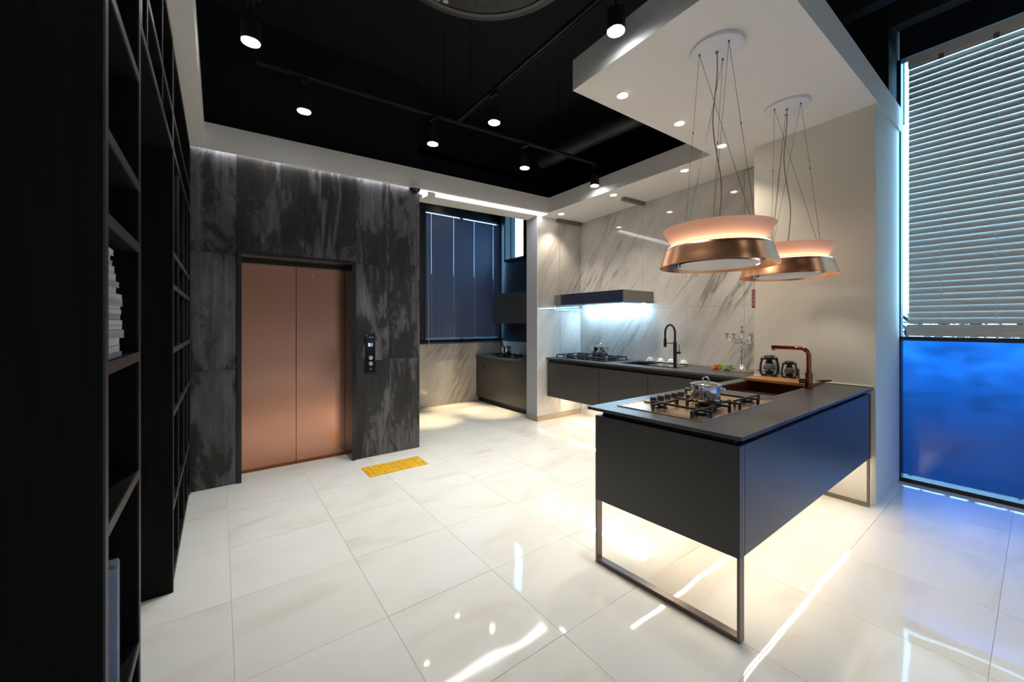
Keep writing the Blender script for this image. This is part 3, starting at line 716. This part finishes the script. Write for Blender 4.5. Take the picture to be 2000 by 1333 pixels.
def grate(name, t, z, hgt, bars, mat='castiron'):
    e = []
    for (a, b) in bars:
        ax, ay = a; bx, by = b
        d = Vector((bx - ax, by - ay, 0)).normalized(); s = Vector((-d.y, d.x, 0)) * .005
        e.append(prism([(ax - s.x, ay - s.y), (bx - s.x, by - s.y), (bx + s.x, by + s.y), (ax + s.x, ay + s.y)], z + hgt - .012, z + hgt))
        for q in (a, b):
            e.append(box(q[0] - .007, q[0] + .007, q[1] - .007, q[1] + .007, z, z + hgt))
    return mk(name, join(*e), mat, t, bevel=.0012)
def burner(t, x, y, z, r):
    b = mk('burner', lathe([(r * 1.25, 0), (r * 1.2, .006), (r * .8, .010), (r * .8, .016)], (x, y, z), 28), 'hobblack', t, smooth=True)
    mk('burner_cap', lathe([(r, .016), (r, .021), (r * .7, .025), (.004, .026)], (x, y, z), 28), 'castiron', b, smooth=True)
    mk('burner_ring', lathe([(r * 1.30, .001), (r * 1.36, .001), (r * 1.36, .004), (r * 1.30, .004)], (x, y, z), 28, closed=True), 'steel', b, smooth=True)
# kitchen hob
hb = thing('gas_hob', 'long black gas hob under the glowing wall hood', 'hob', (4.35, 3.93, KZ))
mk('base_plate', box(4.08, 4.62, 3.46, 4.40, KZ, KZ + .007), 'hobblack', hb, bevel=.002)
for x, y, r in ((4.22, 3.62, .036), (4.48, 3.62, .044), (4.35, 3.93, .055), (4.22, 4.24, .044), (4.48, 4.24, .036)): burner(hb, x, y, KZ + .007, r)
for y0, y1 in ((3.48, 3.77), (3.79, 4.07), (4.09, 4.38)):
    m_ = (y0 + y1) / 2
    grate('pan_grate', hb, KZ + .007, .042, [((4.11, y0), (4.59, y0)), ((4.11, y1), (4.59, y1)), ((4.11, m_), (4.30, m_)), ((4.40, m_), (4.59, m_)), ((4.35, y0), (4.35, m_ - .05)), ((4.35, m_ + .05), (4.35, y1)), ((4.11, y0), (4.11, y1)), ((4.59, y0), (4.59, y1))])
for k in range(5):
    mk('knob', lathe([(.018, 0), (.017, .018), (.004, .020)], (4.105, 3.76 + .085 * k, KZ + .007), 20), 'knob', hb, smooth=True)
pot(4.44, 3.83, KZ + .050, .122, .118, 'steel pot with lid on the black gas hob by the marble wall', True, 1.9)
# black spring faucet
fx, fy = 4.50, 2.69
t = thing('black_faucet', 'tall matt black spring faucet behind the wall sink', 'faucet', (fx, fy, KZ))
mk('base', lathe([(.030, 0), (.030, .006), (.022, .010), (.022, .012)], (fx, fy, KZ), 24), 'faucetblack', t, smooth=True)
mk('body', lathe([(.021, .01), (.021, .27), (.019, .285), (.017, .29)], (fx, fy, KZ), 24), 'faucetblack', t, smooth=True)
arc = [(fx, fy, KZ + .27 + .12 * k / 4) for k in range(5)]
R = .067
for k in range(1, 15):
    b = math.pi * k / 15; arc.append((fx, fy + R * (1 - math.cos(b)), KZ + .39 + .105 * math.sin(b)))
arc += [(fx, fy + 2 * R, KZ + .39 - .05 * k) for k in range(0, 3)]
mk('spring_hose', tube(arc, .013, 12), 'faucetblack', t, smooth=True)
mk('spray_head', lathe([(.015, .215), (.019, .225), (.019, .31), (.014, .33)], (fx, fy + 2 * R, KZ), 20), 'faucetblack', t, smooth=True)
mk('support_arm', tube([(fx, fy, KZ + .265), (fx, fy + 2 * R, KZ + .265)], .006, 8), 'faucetblack', t, smooth=True)
lv = mk('lever_hub', xf(lathe([(.016, 0), (.016, .055), (.012, .06)], n=18), lambda x, y, z: (fx + x, fy - .01 - z, KZ + .155 + y)), 'faucetblack', t, smooth=True)
mk('lever', tube([(fx, fy - .058, KZ + .16), (fx, fy - .050, KZ + .255)], [.006, .004], 8), 'faucetblack', lv, smooth=True)
# four white cups with saucers upside down along the wall
for y, lab in ((3.13, 'white upturned cup on a saucer, leftmost of four along the marble'), (2.975, 'white upturned cup on a saucer, second from the left along the marble'), (2.82, 'white upturned cup on a saucer just left of the black faucet'), (2.655, 'white upturned cup on a saucer just right of the black faucet')):
    t = thing('teacup', lab, 'cup', (4.632, y, KZ), 'white cups along the marble wall')
    mk('saucer', lathe([(.028, 0), (.030, .003), (.060, .012), (.062, .015), (.058, .015), (.028, .006), (.002, .006)], (4.632, y, KZ), 32), 'china', t, smooth=True)
    mk('cup', lathe([(.041, .0125), (.043, .013), (.041, .030), (.034, .047), (.022, .056), (.020, .059), (.003, .059)], (4.632, y, KZ), 32), 'china', t, smooth=True)
    mk('cup_handle', tube([(4.632 - .040 - .018 * math.sin(math.pi * k / 6), y + .01, KZ + .020 + .020 * k / 6) for k in range(7)], .0028, 6), 'china', t, smooth=True)
# brown mat, small coloured cups, candelabra
tag(mk('tray_mat', prism([(4.37, 1.80), (4.66, 1.80), (4.66, 2.24), (4.37, 2.24)], KZ + .001, KZ + .005), 'mat', bevel=.001), 'flat brown tray mat under the small coloured cups', 'mat')
for x, y, mt, lab in ((4.42, 2.150, 'orange', 'tiny orange cup and saucer on the brown mat'), (4.53, 2.165, 'lime', 'tiny lime cup and saucer on the brown mat'), (4.415, 2.035, 'greyc', 'tiny grey cup and saucer on the brown mat'), (4.53, 2.055, 'green', 'tiny green cup and saucer on the brown mat')):
    t = thing('espresso_cup', lab, 'cup', (x, y, KZ + .005), 'small coloured cups on the mat')
    mk('saucer', lathe([(.022, 0), (.024, .002), (.044, .008), (.045, .010), (.022, .005), (.002, .005)], (x, y, KZ + .006), 28), mt, t, smooth=True)
    mk('cup', lathe([(.019, .006), (.026, .014), (.029, .030), (.029, .044), (.026, .044), (.025, .014), (.002, .012)], (x, y, KZ + .006), 28), mt, t, smooth=True)
    mk('cup_handle', tube([(x - .027 - .014 * math.sin(math.pi * k / 6), y - .008, KZ + .018 + .022 * k / 6) for k in range(7)], .0028, 6), mt, t, smooth=True)
cx, cy = 4.530, 1.925
t = thing('candelabra', 'tall silver five-armed candelabra at the end of the marble worktop', 'candelabra', (cx, cy, KZ + .006))
b0 = KZ + .006
mk('foot', lathe([(.058, 0), (.058, .006), (.046, .014), (.030, .030), (.018, .052), (.013, .066), (.019, .072), (.019, .078), (.010, .084)], (cx, cy, b0), 32), 'silver', t, smooth=True)
mk('stem', lathe([(.012, .08), (.011, .11), (.016, .19), (.022, .215), (.024, .222), (.013, .230), (.020, .245), (.012, .26), (.021, .275), (.012, .288), (.019, .30), (.024, .312), (.013, .33), (.019, .35), (.023, .368), (.013, .385), (.012, .40), (.024, .410), (.024, .414), (.012, .42)], (cx, cy, b0), 24), 'silver', t, smooth=True)
def sconce(px, py, pz, par):
    mk('candle_cup', lathe([(.006, 0), (.025, .006), (.026, .009), (.009, .012), (.012, .022), (.010, .030), (.015, .045), (.024, .060), (.025, .062), (.018, .062), (.010, .046)], (px, py, pz), 20), 'silver', par, smooth=True)
sconce(cx, cy, b0 + .415, t)
for k in range(4):
    a = math.radians((-67, -8, 113, 172)[k]); ca, sa = math.cos(a), math.sin(a); L = .145
    pts = []
    for j in range(15):
        s = j / 14; pts.append((cx + ca * L * s, cy + sa * L * s, b0 + .315 - .030 * math.sin(math.pi * s * 1.15) + .035 * s ** 3))
    arm = mk('arm', tube(pts, .0070, 8), 'silver', t, smooth=True)
    for rr, off in ((.020, .045), (.016, .085)):
        mk('scroll', tube([(cx + ca * (off + rr * math.cos(q * .62)), cy + sa * (off + rr * math.cos(q * .62)), b0 + .312 + rr * math.sin(q * .62)) for q in range(9)], 0.0048, 6), 'silver', arm, smooth=True)
    sconce(cx + ca * L, cy + sa * L, b0 + .335, arm)

# ------------------------------------------------------------------ island
IZ = .942
def skew(x, y, z):
    k = max(0., (4.15 - x) / 2.27); return (x - .045 * k * (y - .81) / .8, y, z)
isl = thing('kitchen_island', 'anthracite island cabinet raised on bronze frames with light beneath', 'kitchen island', (3.0, 1.21, 0))
mk('bottom_board', xf(box(1.905, 4.13, .832, 1.60, .386, .404), skew), 'cabinet', isl)
mk('end_panel', xf(box(1.885, 1.9045, .812, 1.622, .384, .895), skew), 'cabinet', isl, bevel=.0012)
mk('corner_post', xf(box(1.905, 1.935, .812, .8315, .384, .895), skew), 'cabinet', isl, bevel=.001)
mk('side_panel', xf(box(1.938, 4.128, .812, .8315, .384, .895), skew), 'cabinet', isl, bevel=.001)
mk('side_panel', xf(box(1.905, 3.95, 1.60, 1.622, .384, .895), skew), 'cabinet', isl, bevel=.001)
mk('end_frame', box(4.130, 4.146, .806, 1.62, .384, .895), 'bronze', isl, bevel=.001)
mk('recess_band', xf(join(box(1.915, 4.16, .845, .855, .893, IZ - .018), box(1.915, 1.925, .855, 1.59, .893, IZ - .018), box(1.915, 3.96, 1.58, 1.59, .893, IZ - .018)), skew), 'recess', isl)
for x0, x1 in ((1.886, 1.930), (4.110, 4.150)):
    for ya, yb in ((.812, .825), (1.609, 1.622)): mk('leg', xf(box(x0, x1, ya, yb, 0, .384), skew), 'bronze', isl, bevel=.001)
    mk('foot_bar', xf(box(x0, x1, .8255, 1.6085, 0, .024), skew), 'bronze', isl, bevel=.001)
xs = [1.872, 3.15, 4.05, 4.192]; ys = [.798, 1.13, 1.575, 1.672]
tag(mk('island_worktop', xf(holed_slab(xs, ys, {(1, 1)}, IZ - .018, IZ), skew), 'stone', bevel=.0015), 'dark speckled stone island worktop with a sink cut-out', 'worktop')
for y, lab in ((.92, 'warm light strip under the window side of the island'), (1.464, 'warm light strip under the kitchen side of the island')):
    t = thing('island_strip_light', lab, 'strip light', (3.0, y, .376), 'light strips under the island')
    mk('profile', box(1.99, 4.08, y - .012, y + .012, .379, .3855), 'hoodgrey', t)
    mk('led_strip', box(1.99, 4.08, y - .009, y + .009, .3745, .3789), 'ledwarm', t)
# island sink
t = thing('island_sink', 'bronze undermounted sink in the island worktop', 'sink', (3.6, 1.35, .74))
x0, x1, y0, y1 = 3.15, 4.05, 1.13, 1.575
mk('bowl', join(box(x0 - .006, x1 + .006, y0 - .006, y1 + .006, .735, .741), box(x0 - .006, x0, y0, y1, .741, IZ - .018), box(x1, x1 + .006, y0, y1, .741, IZ - .018), box(x0 - .006, x1 + .006, y0 - .006, y0, .741, IZ - .018), box(x0 - .006, x1 + .006, y1, y1 + .006, .741, IZ - .018)), 'sinkcopper', t)
mk('divider', box(3.72, 3.735, y0, y1, .741, .86), 'sinkcopper', t, bevel=.002)
mk('drain', lathe([(.045, .741), (.045, .745), (.02, .743)], (3.44, 1.35, 0), 24), 'steel', t, smooth=True)
tag(mk('chopping_board', box(3.80, 4.06, 1.105, 1.605, IZ + .001, IZ + .025), 'board', bevel=.003), 'walnut chopping board laid across the island sink', 'chopping board')
# copper faucet
fx, fy = 3.70, 1.085
t = thing('copper_faucet', 'dark polished copper faucet with straight spout beside the island sink', 'faucet', (fx, fy, IZ))
mk('base', lathe([(.032, 0), (.032, .004), (.026, .007)], (fx, fy, IZ), 28), 'faucetcopper', t, smooth=True)
mk('body', lathe([(.025, .006), (.025, .125), (.019, .128)], (fx, fy, IZ), 28), 'faucetcopper', t, smooth=True)
pts = [(fx, fy, IZ + .12 + .02 * k) for k in range(8)]
R = .055
for k in range(1, 9):
    b = math.pi / 2 * k / 8; pts.append((fx, fy + R * (1 - math.cos(b)), IZ + .26 + R * math.sin(b)))
pts += [(fx, fy + R + .04 * k, IZ + .26 + R) for k in range(1, 6)]
mk('spout', tube(pts, .0165, 16), 'faucetcopper', t, smooth=True)
mk('aerator', lathe([(.011, -.026), (.011, -.008)], (fx, fy + R + .19, IZ + .26 + R), 18), 'faucetcopper', t, smooth=True)
hub = mk('lever_hub', xf(lathe([(.018, 0), (.018, .05), (.014, .056)], n=20), lambda x, y, z: (fx - .005 + x * .0 - z * .55 + x, fy + .012 + z * .75, IZ + .060 + y)), 'faucetcopper', t, smooth=True)
mk('lever', tube([(fx - .036, fy + .056, IZ + .06), (fx - .036, fy + .058, IZ + .155)], .0075, 10), 'faucetcopper', hub, smooth=True)

# lanterns
def lantern(x, y, s, label):
    t = thing('oil_lantern', label, 'lantern', (x, y, IZ), 'old oil lanterns by the cream pillar')
    z = IZ; q = lambda pr: [(a * s, b * s) for a, b in pr]
    mk('fuel_tank', lathe(q([(.060, 0), (.064, .006), (.064, .030), (.058, .038), (.030, .044), (.028, .052)]), (x, y, z), 32), 'lantern', t, smooth=True)
    mk('burner_plate', lathe(q([(.036, .052), (.040, .060), (.030, .068), (.012, .075), (.010, .090)]), (x, y, z), 28), 'lantern', t, smooth=True)
    mk('glass_globe', lathe(q([(.032, .064), (.044, .085), (.046, .100), (.040, .120), (.028, .138), (.0265, .138), (.0385, .119), (.0445, .100), (.0425, .086), (.0305, .064)]), (x, y, z), 28, closed=True), 'lampglass', t, smooth=True)
    mk('chimney', lathe(q([(.030, .137), (.032, .150), (.024, .156), (.024, .172), (.044, .174), (.046, .180), (.044, .196), (.034, .206), (.012, .209)]), (x, y, z), 28), 'lantern', t, smooth=True)
    for sg in (-1, 1):
        ux, uy = .8, -.6
        pr = [(.046, .030), (.070, .040), (.080, .060), (.080, .110), (.074, .150), (.064, .172), (.046, .180)]
        mk('side_tube', tube([(x + sg * ux * a * s, y + sg * uy * a * s, z + b * s) for a, b in pr], .0085 * s, 10), 'lantern', t, smooth=True)
        mk('bail_ear', lathe(q([(.008, .168), (.010, .175), (.006, .190)]), (x + sg * ux * .070 * s, y + sg * uy * .070 * s, z), 12), 'lantern', t, smooth=True)
    mk('wire_guard', join(*[tube([(x + .049 * s * math.cos(an), y + .049 * s * math.sin(an), z + zz * s) for an in [2 * math.pi * k / 24 for k in range(24)]], .0018 * s, 5, True) for zz in (.088, .112)]), 'lantern', t)
    mk('bail_wire', tube([(x + .8 * .072 * s * math.cos(math.pi * k / 12), y - .6 * .072 * s * math.cos(math.pi * k / 12), z + (.178 + .035 * math.sin(math.pi * k / 12)) * s) for k in range(13)], .0018 * s, 6), 'lantern', t)
    mk('wick_crank', tube([(x - .04 * s, y + .03 * s, z + .062 * s), (x - .085 * s, y + .063 * s, z + .078 * s)], .004 * s, 8), 'lantern', t)
lantern(4.118, 1.515, 1.02, 'taller dark oil lantern with a crank, left of the pair by the pillar')
lantern(4.122, 1.355, .83, 'shorter dark oil lantern between its taller twin and the copper faucet')
t = thing('kitchen_knife', 'flat black knife lying along the cream pillar behind the copper faucet', 'knife', (4.15, 1.17, IZ))
mk('blade', prism([(4.125, 1.285), (4.122, 1.17), (4.145, 1.16), (4.165, 1.24)], IZ + .012, IZ + .0145), 'blackmetal', t)
mk('handle', tube([(4.138, 1.17, IZ + .014), (4.150, 1.11, IZ + .020), (4.160, 1.06, IZ + .028)], [.009, .011, .008], 10), 'blackmetal', t, smooth=True)
mk('rest', box(4.128, 4.160, 1.155, 1.185, IZ, IZ + .012), 'blackmetal', t, bevel=.002)

# island hob
hb = thing('island_gas_hob', 'copper-toned steel gas hob with black grates set in the island', 'hob', (2.46, 1.30, IZ))
hx0, hx1, hy0, hy1 = 2.015, 2.920, 1.045, 1.565
mk('tray', xf(join(box(hx0, hx1, hy0, hy1, IZ, IZ + .003), box(hx0, hx1, hy0, hy0 + .006, IZ + .003, IZ + .006), box(hx0, hx1, hy1 - .006, hy1, IZ + .003, IZ + .006), box(hx0, hx0 + .006, hy0, hy1, IZ + .003, IZ + .006), box(hx1 - .006, hx1, hy0, hy1, IZ + .003, IZ + .006)), skew), 'hobsteel', hb, bevel=.001)
mk('knob_plate', xf(box(2.235, 2.690, 1.435, 1.535, IZ + .003, IZ + .012), skew), 'hobsteel', hb, bevel=.002)
for k in range(5):
    kx = 2.27 + .08 * k
    mk('knob', xf(lathe([(.021, 0), (.0205, .022), (.018, .026), (.003, .027)], (kx, 1.487, IZ + .012), 24), skew), 'knob', hb, smooth=True)
for x, y, r in ((2.13, 1.36, .030), (2.13, 1.125, .036), (2.42, 1.225, .060), (2.72, 1.13, .036), (2.72, 1.42, .044)): burner(hb, x, y, IZ + .003, r)
H_ = .035
grate('pan_grate', hb, IZ + .003, H_, [((2.045, 1.125), (2.30, 1.125)), ((2.045, 1.36), (2.30, 1.36)), ((2.13, 1.065), (2.13, 1.42))])
grate('pan_grate', hb, IZ + .003, H_, [((2.31, 1.155), (2.545, 1.155)), ((2.31, 1.30), (2.545, 1.30)), ((2.355, 1.07), (2.355, 1.40)), ((2.485, 1.07), (2.485, 1.40))])
grate('pan_grate', hb, IZ + .003, H_, [((2.555, 1.13), (2.895, 1.13)), ((2.60, 1.42), (2.895, 1.42)), ((2.72, 1.065), (2.72, 1.54))])
pot(2.405, 1.235, IZ + .003 + H_ + .001, .084, .088, 'polished steel pot with domed lid on the island hob', True, 2.45)

# ------------------------------------------------------------------ copper pendant hoods
def pendant(x, y, zb, label, rot):
    t = thing('copper_pendant_hood', label, 'pendant hood', (x, y, zb), 'copper pendant hoods over the island')
    z = zb; cz = zc(x, y)
    can = mk('ceiling_canopy', lathe([(.148, -.024), (.151, -.022), (.151, -.001), (.148, .004)], (x, y, cz), 56), 'canopy', t, smooth=True)
    # lower flared copper shade, open below
    outer = [(.330, 0), (.325, .018), (.314, .045), (.304, .075), (.298, .100), (.294, .112), (.286, .118)]
    inner = [(.255, .1165), (.285, .110), (.292, .098), (.300, .072), (.311, .042), (.3225, .014), (.327, 0)]
    mk('lower_shade', lathe(outer + inner, (x, y, z), 96, closed=True), 'hoodcopper', t, smooth=True)
    bo = [(.240, .118), (.252, .126), (.262, .148), (.276, .175), (.292, .203), (.308, .228), (.311, .232)]
    bi = [(.307, .231), (.288, .203), (.272, .175), (.258, .148), (.248, .128), (.236, .121)]
    mk('upper_bowl', lathe(bo + bi, (x, y, z), 96, closed=True), 'hoodbowl', t, smooth=True)
    mk('glow_ring', lathe([(.270, .1185), (.284, .1185), (.284, .1205), (.270, .1205)], (x, y, z), 72, closed=True), 'ledbowl', t)
    mk('filter_body', lathe([(.250, .024), (.254, .028), (.254, .118), (.236, .122), (.02, .122)], (x, y, z), 56), 'bodyblack', t, smooth=True)
    mk('under_disc', lathe([(.02, .004), (.218, .004), (.226, .008), (.226, .012), (.2, .016)], (x, y, z), 64), 'hooddisc', t, smooth=True)
    # small spot beside the disc
    lx, ly = x + .236 * .802, y - .236 * .597
    lamp = mk('spot_lens', lathe([(.018, .012), (.024, .015), (.024, .024)], (lx, ly, z), 24), 'bulbwarm', t, smooth=True)
    spot((lx, ly, z + .008), 9, (1, .88, .72), t, 110, .6, .02)
    bx, by = x - .236 * .802, y + .236 * .597
    mk('hinge_clip', join(box(bx - .004, bx + .004, by - .012, by - .006, z - .008, z + .028), box(bx - .004, bx + .004, by + .006, by + .012, z - .008, z + .028), box(bx - .012, bx + .012, by - .014, by + .014, z + .016, z + .022)), 'wire', t)
    # six wires and the cord
    A = [rot + 2 * math.pi * k / 3 for k in range(3)]
    top = [(x + .098 * math.cos(a), y + .098 * math.sin(a), cz - .024) for a in A]
    bot = [(x + .225 * math.cos(a + .5), y + .225 * math.sin(a + .5), z + .122) for a in A]
    for k in range(3):
        mk('wire_nut', lathe([(.005, -.010), (.005, 0)], top[k], 10), 'blackmetal', t)
        for j in (k, (k + 1) % 3):
            mk('hanging_wire', tube([top[k], bot[j]], .0014, 5), 'wire', t)
        p = Vector(top[k]).lerp(Vector(bot[k]), .42)
        mk('wire_crimp', lathe([(.0032, -.006), (.0032, .006)], tuple(p), 8), 'blackmetal', t)
    n = 26; pts = []
    for k in range(n + 1):
        s = k / n; w = .030 * math.sin(s * math.pi) * math.sin(s * 7.5 + rot)
        pts.append((x + w * .8 + .015 * s, y - w * .6, (cz - .024) * (1 - s) + (z + .122) * s))
    mk('cord_grip', lathe([(.011, -.008), (.008, 0)], (x, y, cz - .024), 14), 'cord', t)
    mk('power_cord', tube(pts, .0034, 8), 'cord', t, smooth=True)
    return t
pendant(2.454, 1.190, 1.803, 'front copper pendant hood hanging over the island hob', 2.2)
pendant(3.606, 1.202, 1.822, 'rear copper pendant hood hanging over the island sink', 2.5)
t = thing('hanging_tag', 'small pink paper tag hanging from the rear copper pendant', 'tag', (3.39, 1.358, 1.575))
ux, uy = .802, -.597
def tagbox(w0, w1, z0, z1, d0, d1):
    P = []
    for zz in (z0, z1):
        for w, d in ((w0, d0), (w1, d0), (w1, d1), (w0, d1)):
            P.append((3.39 + ux * w + .597 * d, 1.358 + uy * w + .802 * d, zz))
    return P, [(0, 3, 2, 1), (4, 5, 6, 7), (0, 1, 5, 4), (1, 2, 6, 5), (2, 3, 7, 6), (3, 0, 4, 7)]
mk('card', tagbox(-.014, .014, 1.575, 1.722, 0, .0015), 'tag', t)
for k in range(4): mk('print_mark', tagbox(-.008, .008, 1.595 + .031 * k, 1.617 + .031 * k, -.0006, 0), 'tagmark', t)
mk('string', tube([(3.39, 1.358, 1.722), (3.405, 1.347, 1.828)], .0014, 5), 'cord', t)

# ------------------------------------------------------------------ alcove furniture
t = thing('alcove_base_cabinet', 'dark base cabinet with a black worktop in the alcove', 'cabinet', (4.2, 5.57, 0))
mk('carcass', box(3.925, 4.486, 4.735, 6.39, .09, .825), 'cabinet', t)
mk('door', box(3.905, 3.9245, 4.736, 6.39, .09, .820), 'cabinet', t, bevel=.001)
mk('plinth', box(3.965, 4.486, 4.735, 6.39, 0, .09), 'recess', t)
mk('worktop', box(3.892, 4.486, 4.725, 6.397, .828, .857), 'stone', t, bevel=.0015)
mk('lock_knob', xf(lathe([(.020, 0), (.020, .012), (.010, .016)], n=18), lambda x, y, z: (3.905 - z, 6.10 + x, .675 + y)), 'knob', t, smooth=True)
t = thing('alcove_wall_cabinet', 'dark wall cabinet hanging on the alcove side wall', 'cabinet', (4.32, 5.5, 1.462))
mk('carcass', box(4.17, 4.499, 4.74, 6.19, 1.462, 2.01), 'cabinet', t)
for a, b in ((4.74, 5.46), (5.463, 6.19)): mk('door', box(4.15, 4.1695, a, b, 1.462, 2.01), 'cabinet', t, bevel=.001)
hb = thing('alcove_gas_hob', 'black gas hob on the alcove worktop', 'hob', (4.2, 5.75, .857))
mk('base_plate', box(3.98, 4.42, 5.45, 6.15, .857, .864), 'hobblack', hb, bevel=.002)
for x, y, r in ((4.09, 5.6, .036), (4.32, 5.6, .044), (4.2, 5.8, .05), (4.09, 6.0, .04), (4.32, 6.0, .036)): burner(hb, x, y, .864, r)
for y0, y1 in ((5.47, 5.79), (5.81, 6.13)):
    m_ = (y0 + y1) / 2
    grate('pan_grate', hb, .864, .038, [((4.0, y0), (4.40, y0)), ((4.0, y1), (4.40, y1)), ((4.0, m_), (4.15, m_)), ((4.25, m_), (4.40, m_)), ((4.2, y0), (4.2, y1))])
for k in range(4): mk('knob', lathe([(.016, 0), (.015, .016), (.003, .018)], (4.005, 5.92 + .06 * k, .864), 18), 'steel', hb, smooth=True)
pot(4.21, 5.83, .903, .095, .12, 'steel pot on the alcove hob below the dark blind', True, .8)
tag(mk('wooden_spoon', tube([(3.98, 5.16, .868), (4.12, 5.20, .866), (4.26, 5.24, .865)], [.014, .006, .006], 8), 'stick', smooth=True), 'pale wooden spoon lying on the alcove worktop beside the stub wall', 'spoon')
# alcove downlights
for x, y, lab in ((2.52, 5.50, 'warm downlight over the alcove floor, left'), (3.30, 6.03, 'warm downlight over the alcove floor, middle'), (3.60, 5.40, 'warm downlight over the alcove floor, right')):
    t = thing('alcove_downlight', lab, 'downlight', (x, y, 3.61), 'downlights above the alcove')
    mk('trim_ring', lathe([(.038, -.004), (.050, -.004), (.052, 0), (.038, 0)], (x, y, 3.62), 28, closed=True), 'blackmetal', t, smooth=True)
    mk('lens', lathe([(.030, -.006), (.037, -.004), (.037, -.0015)], (x, y, 3.62), 24), 'bulbwarm', t, smooth=True)
    spot((x, y, 3.605), P_ALCOVE, (1, .78, .50), t, 20, 1., .03)
# alcove blind: closed dark slats
t = thing('dark_venetian_blind', 'closed dark blue venetian blind covering the alcove window', 'blind', (3.65, 6.37, 1.17))
mk('head_rail', box(2.86, 4.445, 6.352, 6.39, 3.405, 3.435), 'frame', t)
n = 88; pit = (3.385 - 1.205) / n
cx4 = (2.975, 3.415, 3.848, 4.278); e = []
for z0_, z1_ in ((-.0142, -.004), (.004, .0142)): e.append(box(2.872, 4.435, -.0004, .0004, z0_, z1_))
xx = 2.872
for x in cx4 + (4.4375,):
    e.append(box(xx, x - .0025, -.0004, .0004, -.004, .004)); xx = x + .0025
sl = mk('slat', xf(join(*e), lambda x, y, z: (x, y + z * .30, z)), 'slatdark', t)
sl.data.transform(Matrix.Translation(wpos(t))); fs = True
for k in range(n):
    o = sl if fs else sl.copy()
    if not fs: COL.objects.link(o)
    fs = False; o.parent = t; o.location = Vector((0, 6.372, 1.205 + pit * (k + .5))) - wpos(t)
mk('bottom_rail', box(2.866, 4.44, 6.362, 6.382, 1.178, 1.196), 'slatdark', t)
for x in (2.975, 3.415, 3.848, 4.278):
    mk('ladder_cord', tube([(x + .004, 6.352, 1.19), (x + .004, 6.352, 3.41)], .0012, 5), 'cordw', t)
mk('tilt_wand', join(tube([(2.90, 6.35, 3.40), (2.915, 6.335, 1.10)], .0035, 6), tube([(2.915, 6.335, 1.10), (2.916, 6.335, .98)], .008, 8)), 'cordw', t)

# ------------------------------------------------------------------ big cream blind on the right window
BX = 5.012
t = thing('cream_venetian_blind', 'wide cream venetian blind half covering the tall right window', 'blind', (BX, -.4, 1.32))
y0, y1 = -3.9, .716
mk('head_rail', join(box(BX - .03, BX + .035, y0, y1 - .004, 3.775, 3.845), box(BX - .038, BX - .034, y0, y1, 3.76, 3.848), box(BX - .038, BX + .035, y1 - .004, y1, 3.76, 3.848)), 'slat', t, bevel=.001)
mk('valance_lip', box(BX - .034, BX - .030, y0, y1 - .004, 3.735, 3.772), 'slat', t)
n = 43; zt, zb = 3.745, 1.452; pit = (zt - zb) / n; th = math.radians(77); w = .056
prof = [(-w / 2, 0), (-w / 4, .0016), (0, .0022), (w / 4, .0016), (w / 2, 0)]
def slatmesh():
    v, f = [], []
    for yy in (y0, y1):
        for s, c in prof + [(s, c - .0008) for s, c in reversed(prof)]:
            # room edge low, outer edge high
            v.append((s * math.cos(th) - c * math.sin(th), yy, s * math.sin(th) + c * math.cos(th)))
    m = len(prof) * 2
    for i in range(m): f.append((i, (i + 1) % m, m + (i + 1) % m, m + i))
    f.append(tuple(range(m))); f.append(tuple(range(2 * m - 1, m - 1, -1)))
    return v, f
sl = mk('slat', slatmesh(), 'slat', t); sl.data.transform(Matrix.Translation(wpos(t))); fs = True
for k in range(n):
    o = sl if fs else sl.copy()
    if not fs: COL.objects.link(o)
    fs = False; o.parent = t; o.location = Vector((BX, 0, zt - pit * (k + .5))) - wpos(t)
st = mk('stacked_slat', box(BX - .026, BX + .026, y0, y1 + .01, 0, .01045), 'slat', t, bevel=.0018); st.data.transform(Matrix.Translation(wpos(t))); fs = True
for k in range(8):
    o = st if fs else st.copy()
    if not fs: COL.objects.link(o)
    fs = False; o.parent = t; o.location = Vector((random.uniform(-.002, .002), 0, 1.3606 + .0105 * k)) - wpos(t)
mk('bottom_rail', box(BX - .027, BX + .027, y0, y1 + .012, 1.342, 1.3605), 'slat', t, bevel=.002)
for y in (.510, .210, -.40, -1.1, -1.8, -2.5, -3.2):
    mk('ladder_cord', join(tube([(BX - .026, y, 1.45), (BX - .026, y, 3.74)], .0016, 5), tube([(BX - .026, y + .012, 1.45), (BX - .026, y + .012, 3.74)], .0010, 5)), 'cordw', t)
    mk('cord_bracket', box(BX - .042, BX - .028, y - .012, y + .018, 3.735, 3.775), 'hoodgrey', t)
    pts = [(BX - .034, y + .015 * math.sin(k * 1.9) + .005, 1.45 - .0052 * k) for k in range(20)]
    mk('cord_tangle', tube(pts, .0016, 5), 'cordw', t)
    mk('cord_button', lathe([(.008, -.008), (.008, 0)], (BX - .022, y, 1.342), 10), 'cordw', t)
# hedge outside the tall window (countless leaves)
v, f = [], []
for k in range(11000):
    px, py, pz = random.uniform(5.7, 6.3), random.uniform(-3.5, 3.2), random.triangular(-.4, 1.66, 1.5)
    a, b = random.uniform(0, 6.28), random.uniform(-1, 1); s = random.uniform(.03, .06)
    d = Vector((math.cos(a), math.sin(a), b)).normalized() * s; e = d.cross(Vector((0, 0, 1))).normalized() * s * .5
    c0 = Vector((px, py, pz)); i = len(v)
    v += [tuple(c0 - d), tuple(c0 + e), tuple(c0 + d), tuple(c0 - e)]; f.append((i, i + 1, i + 2, i + 3))
hg = mk('hedge', (v, f), 'leaf', recalc=False); hg['kind'] = 'stuff'; tag(hg, 'dark leafy hedge outside the tall right window', 'hedge')
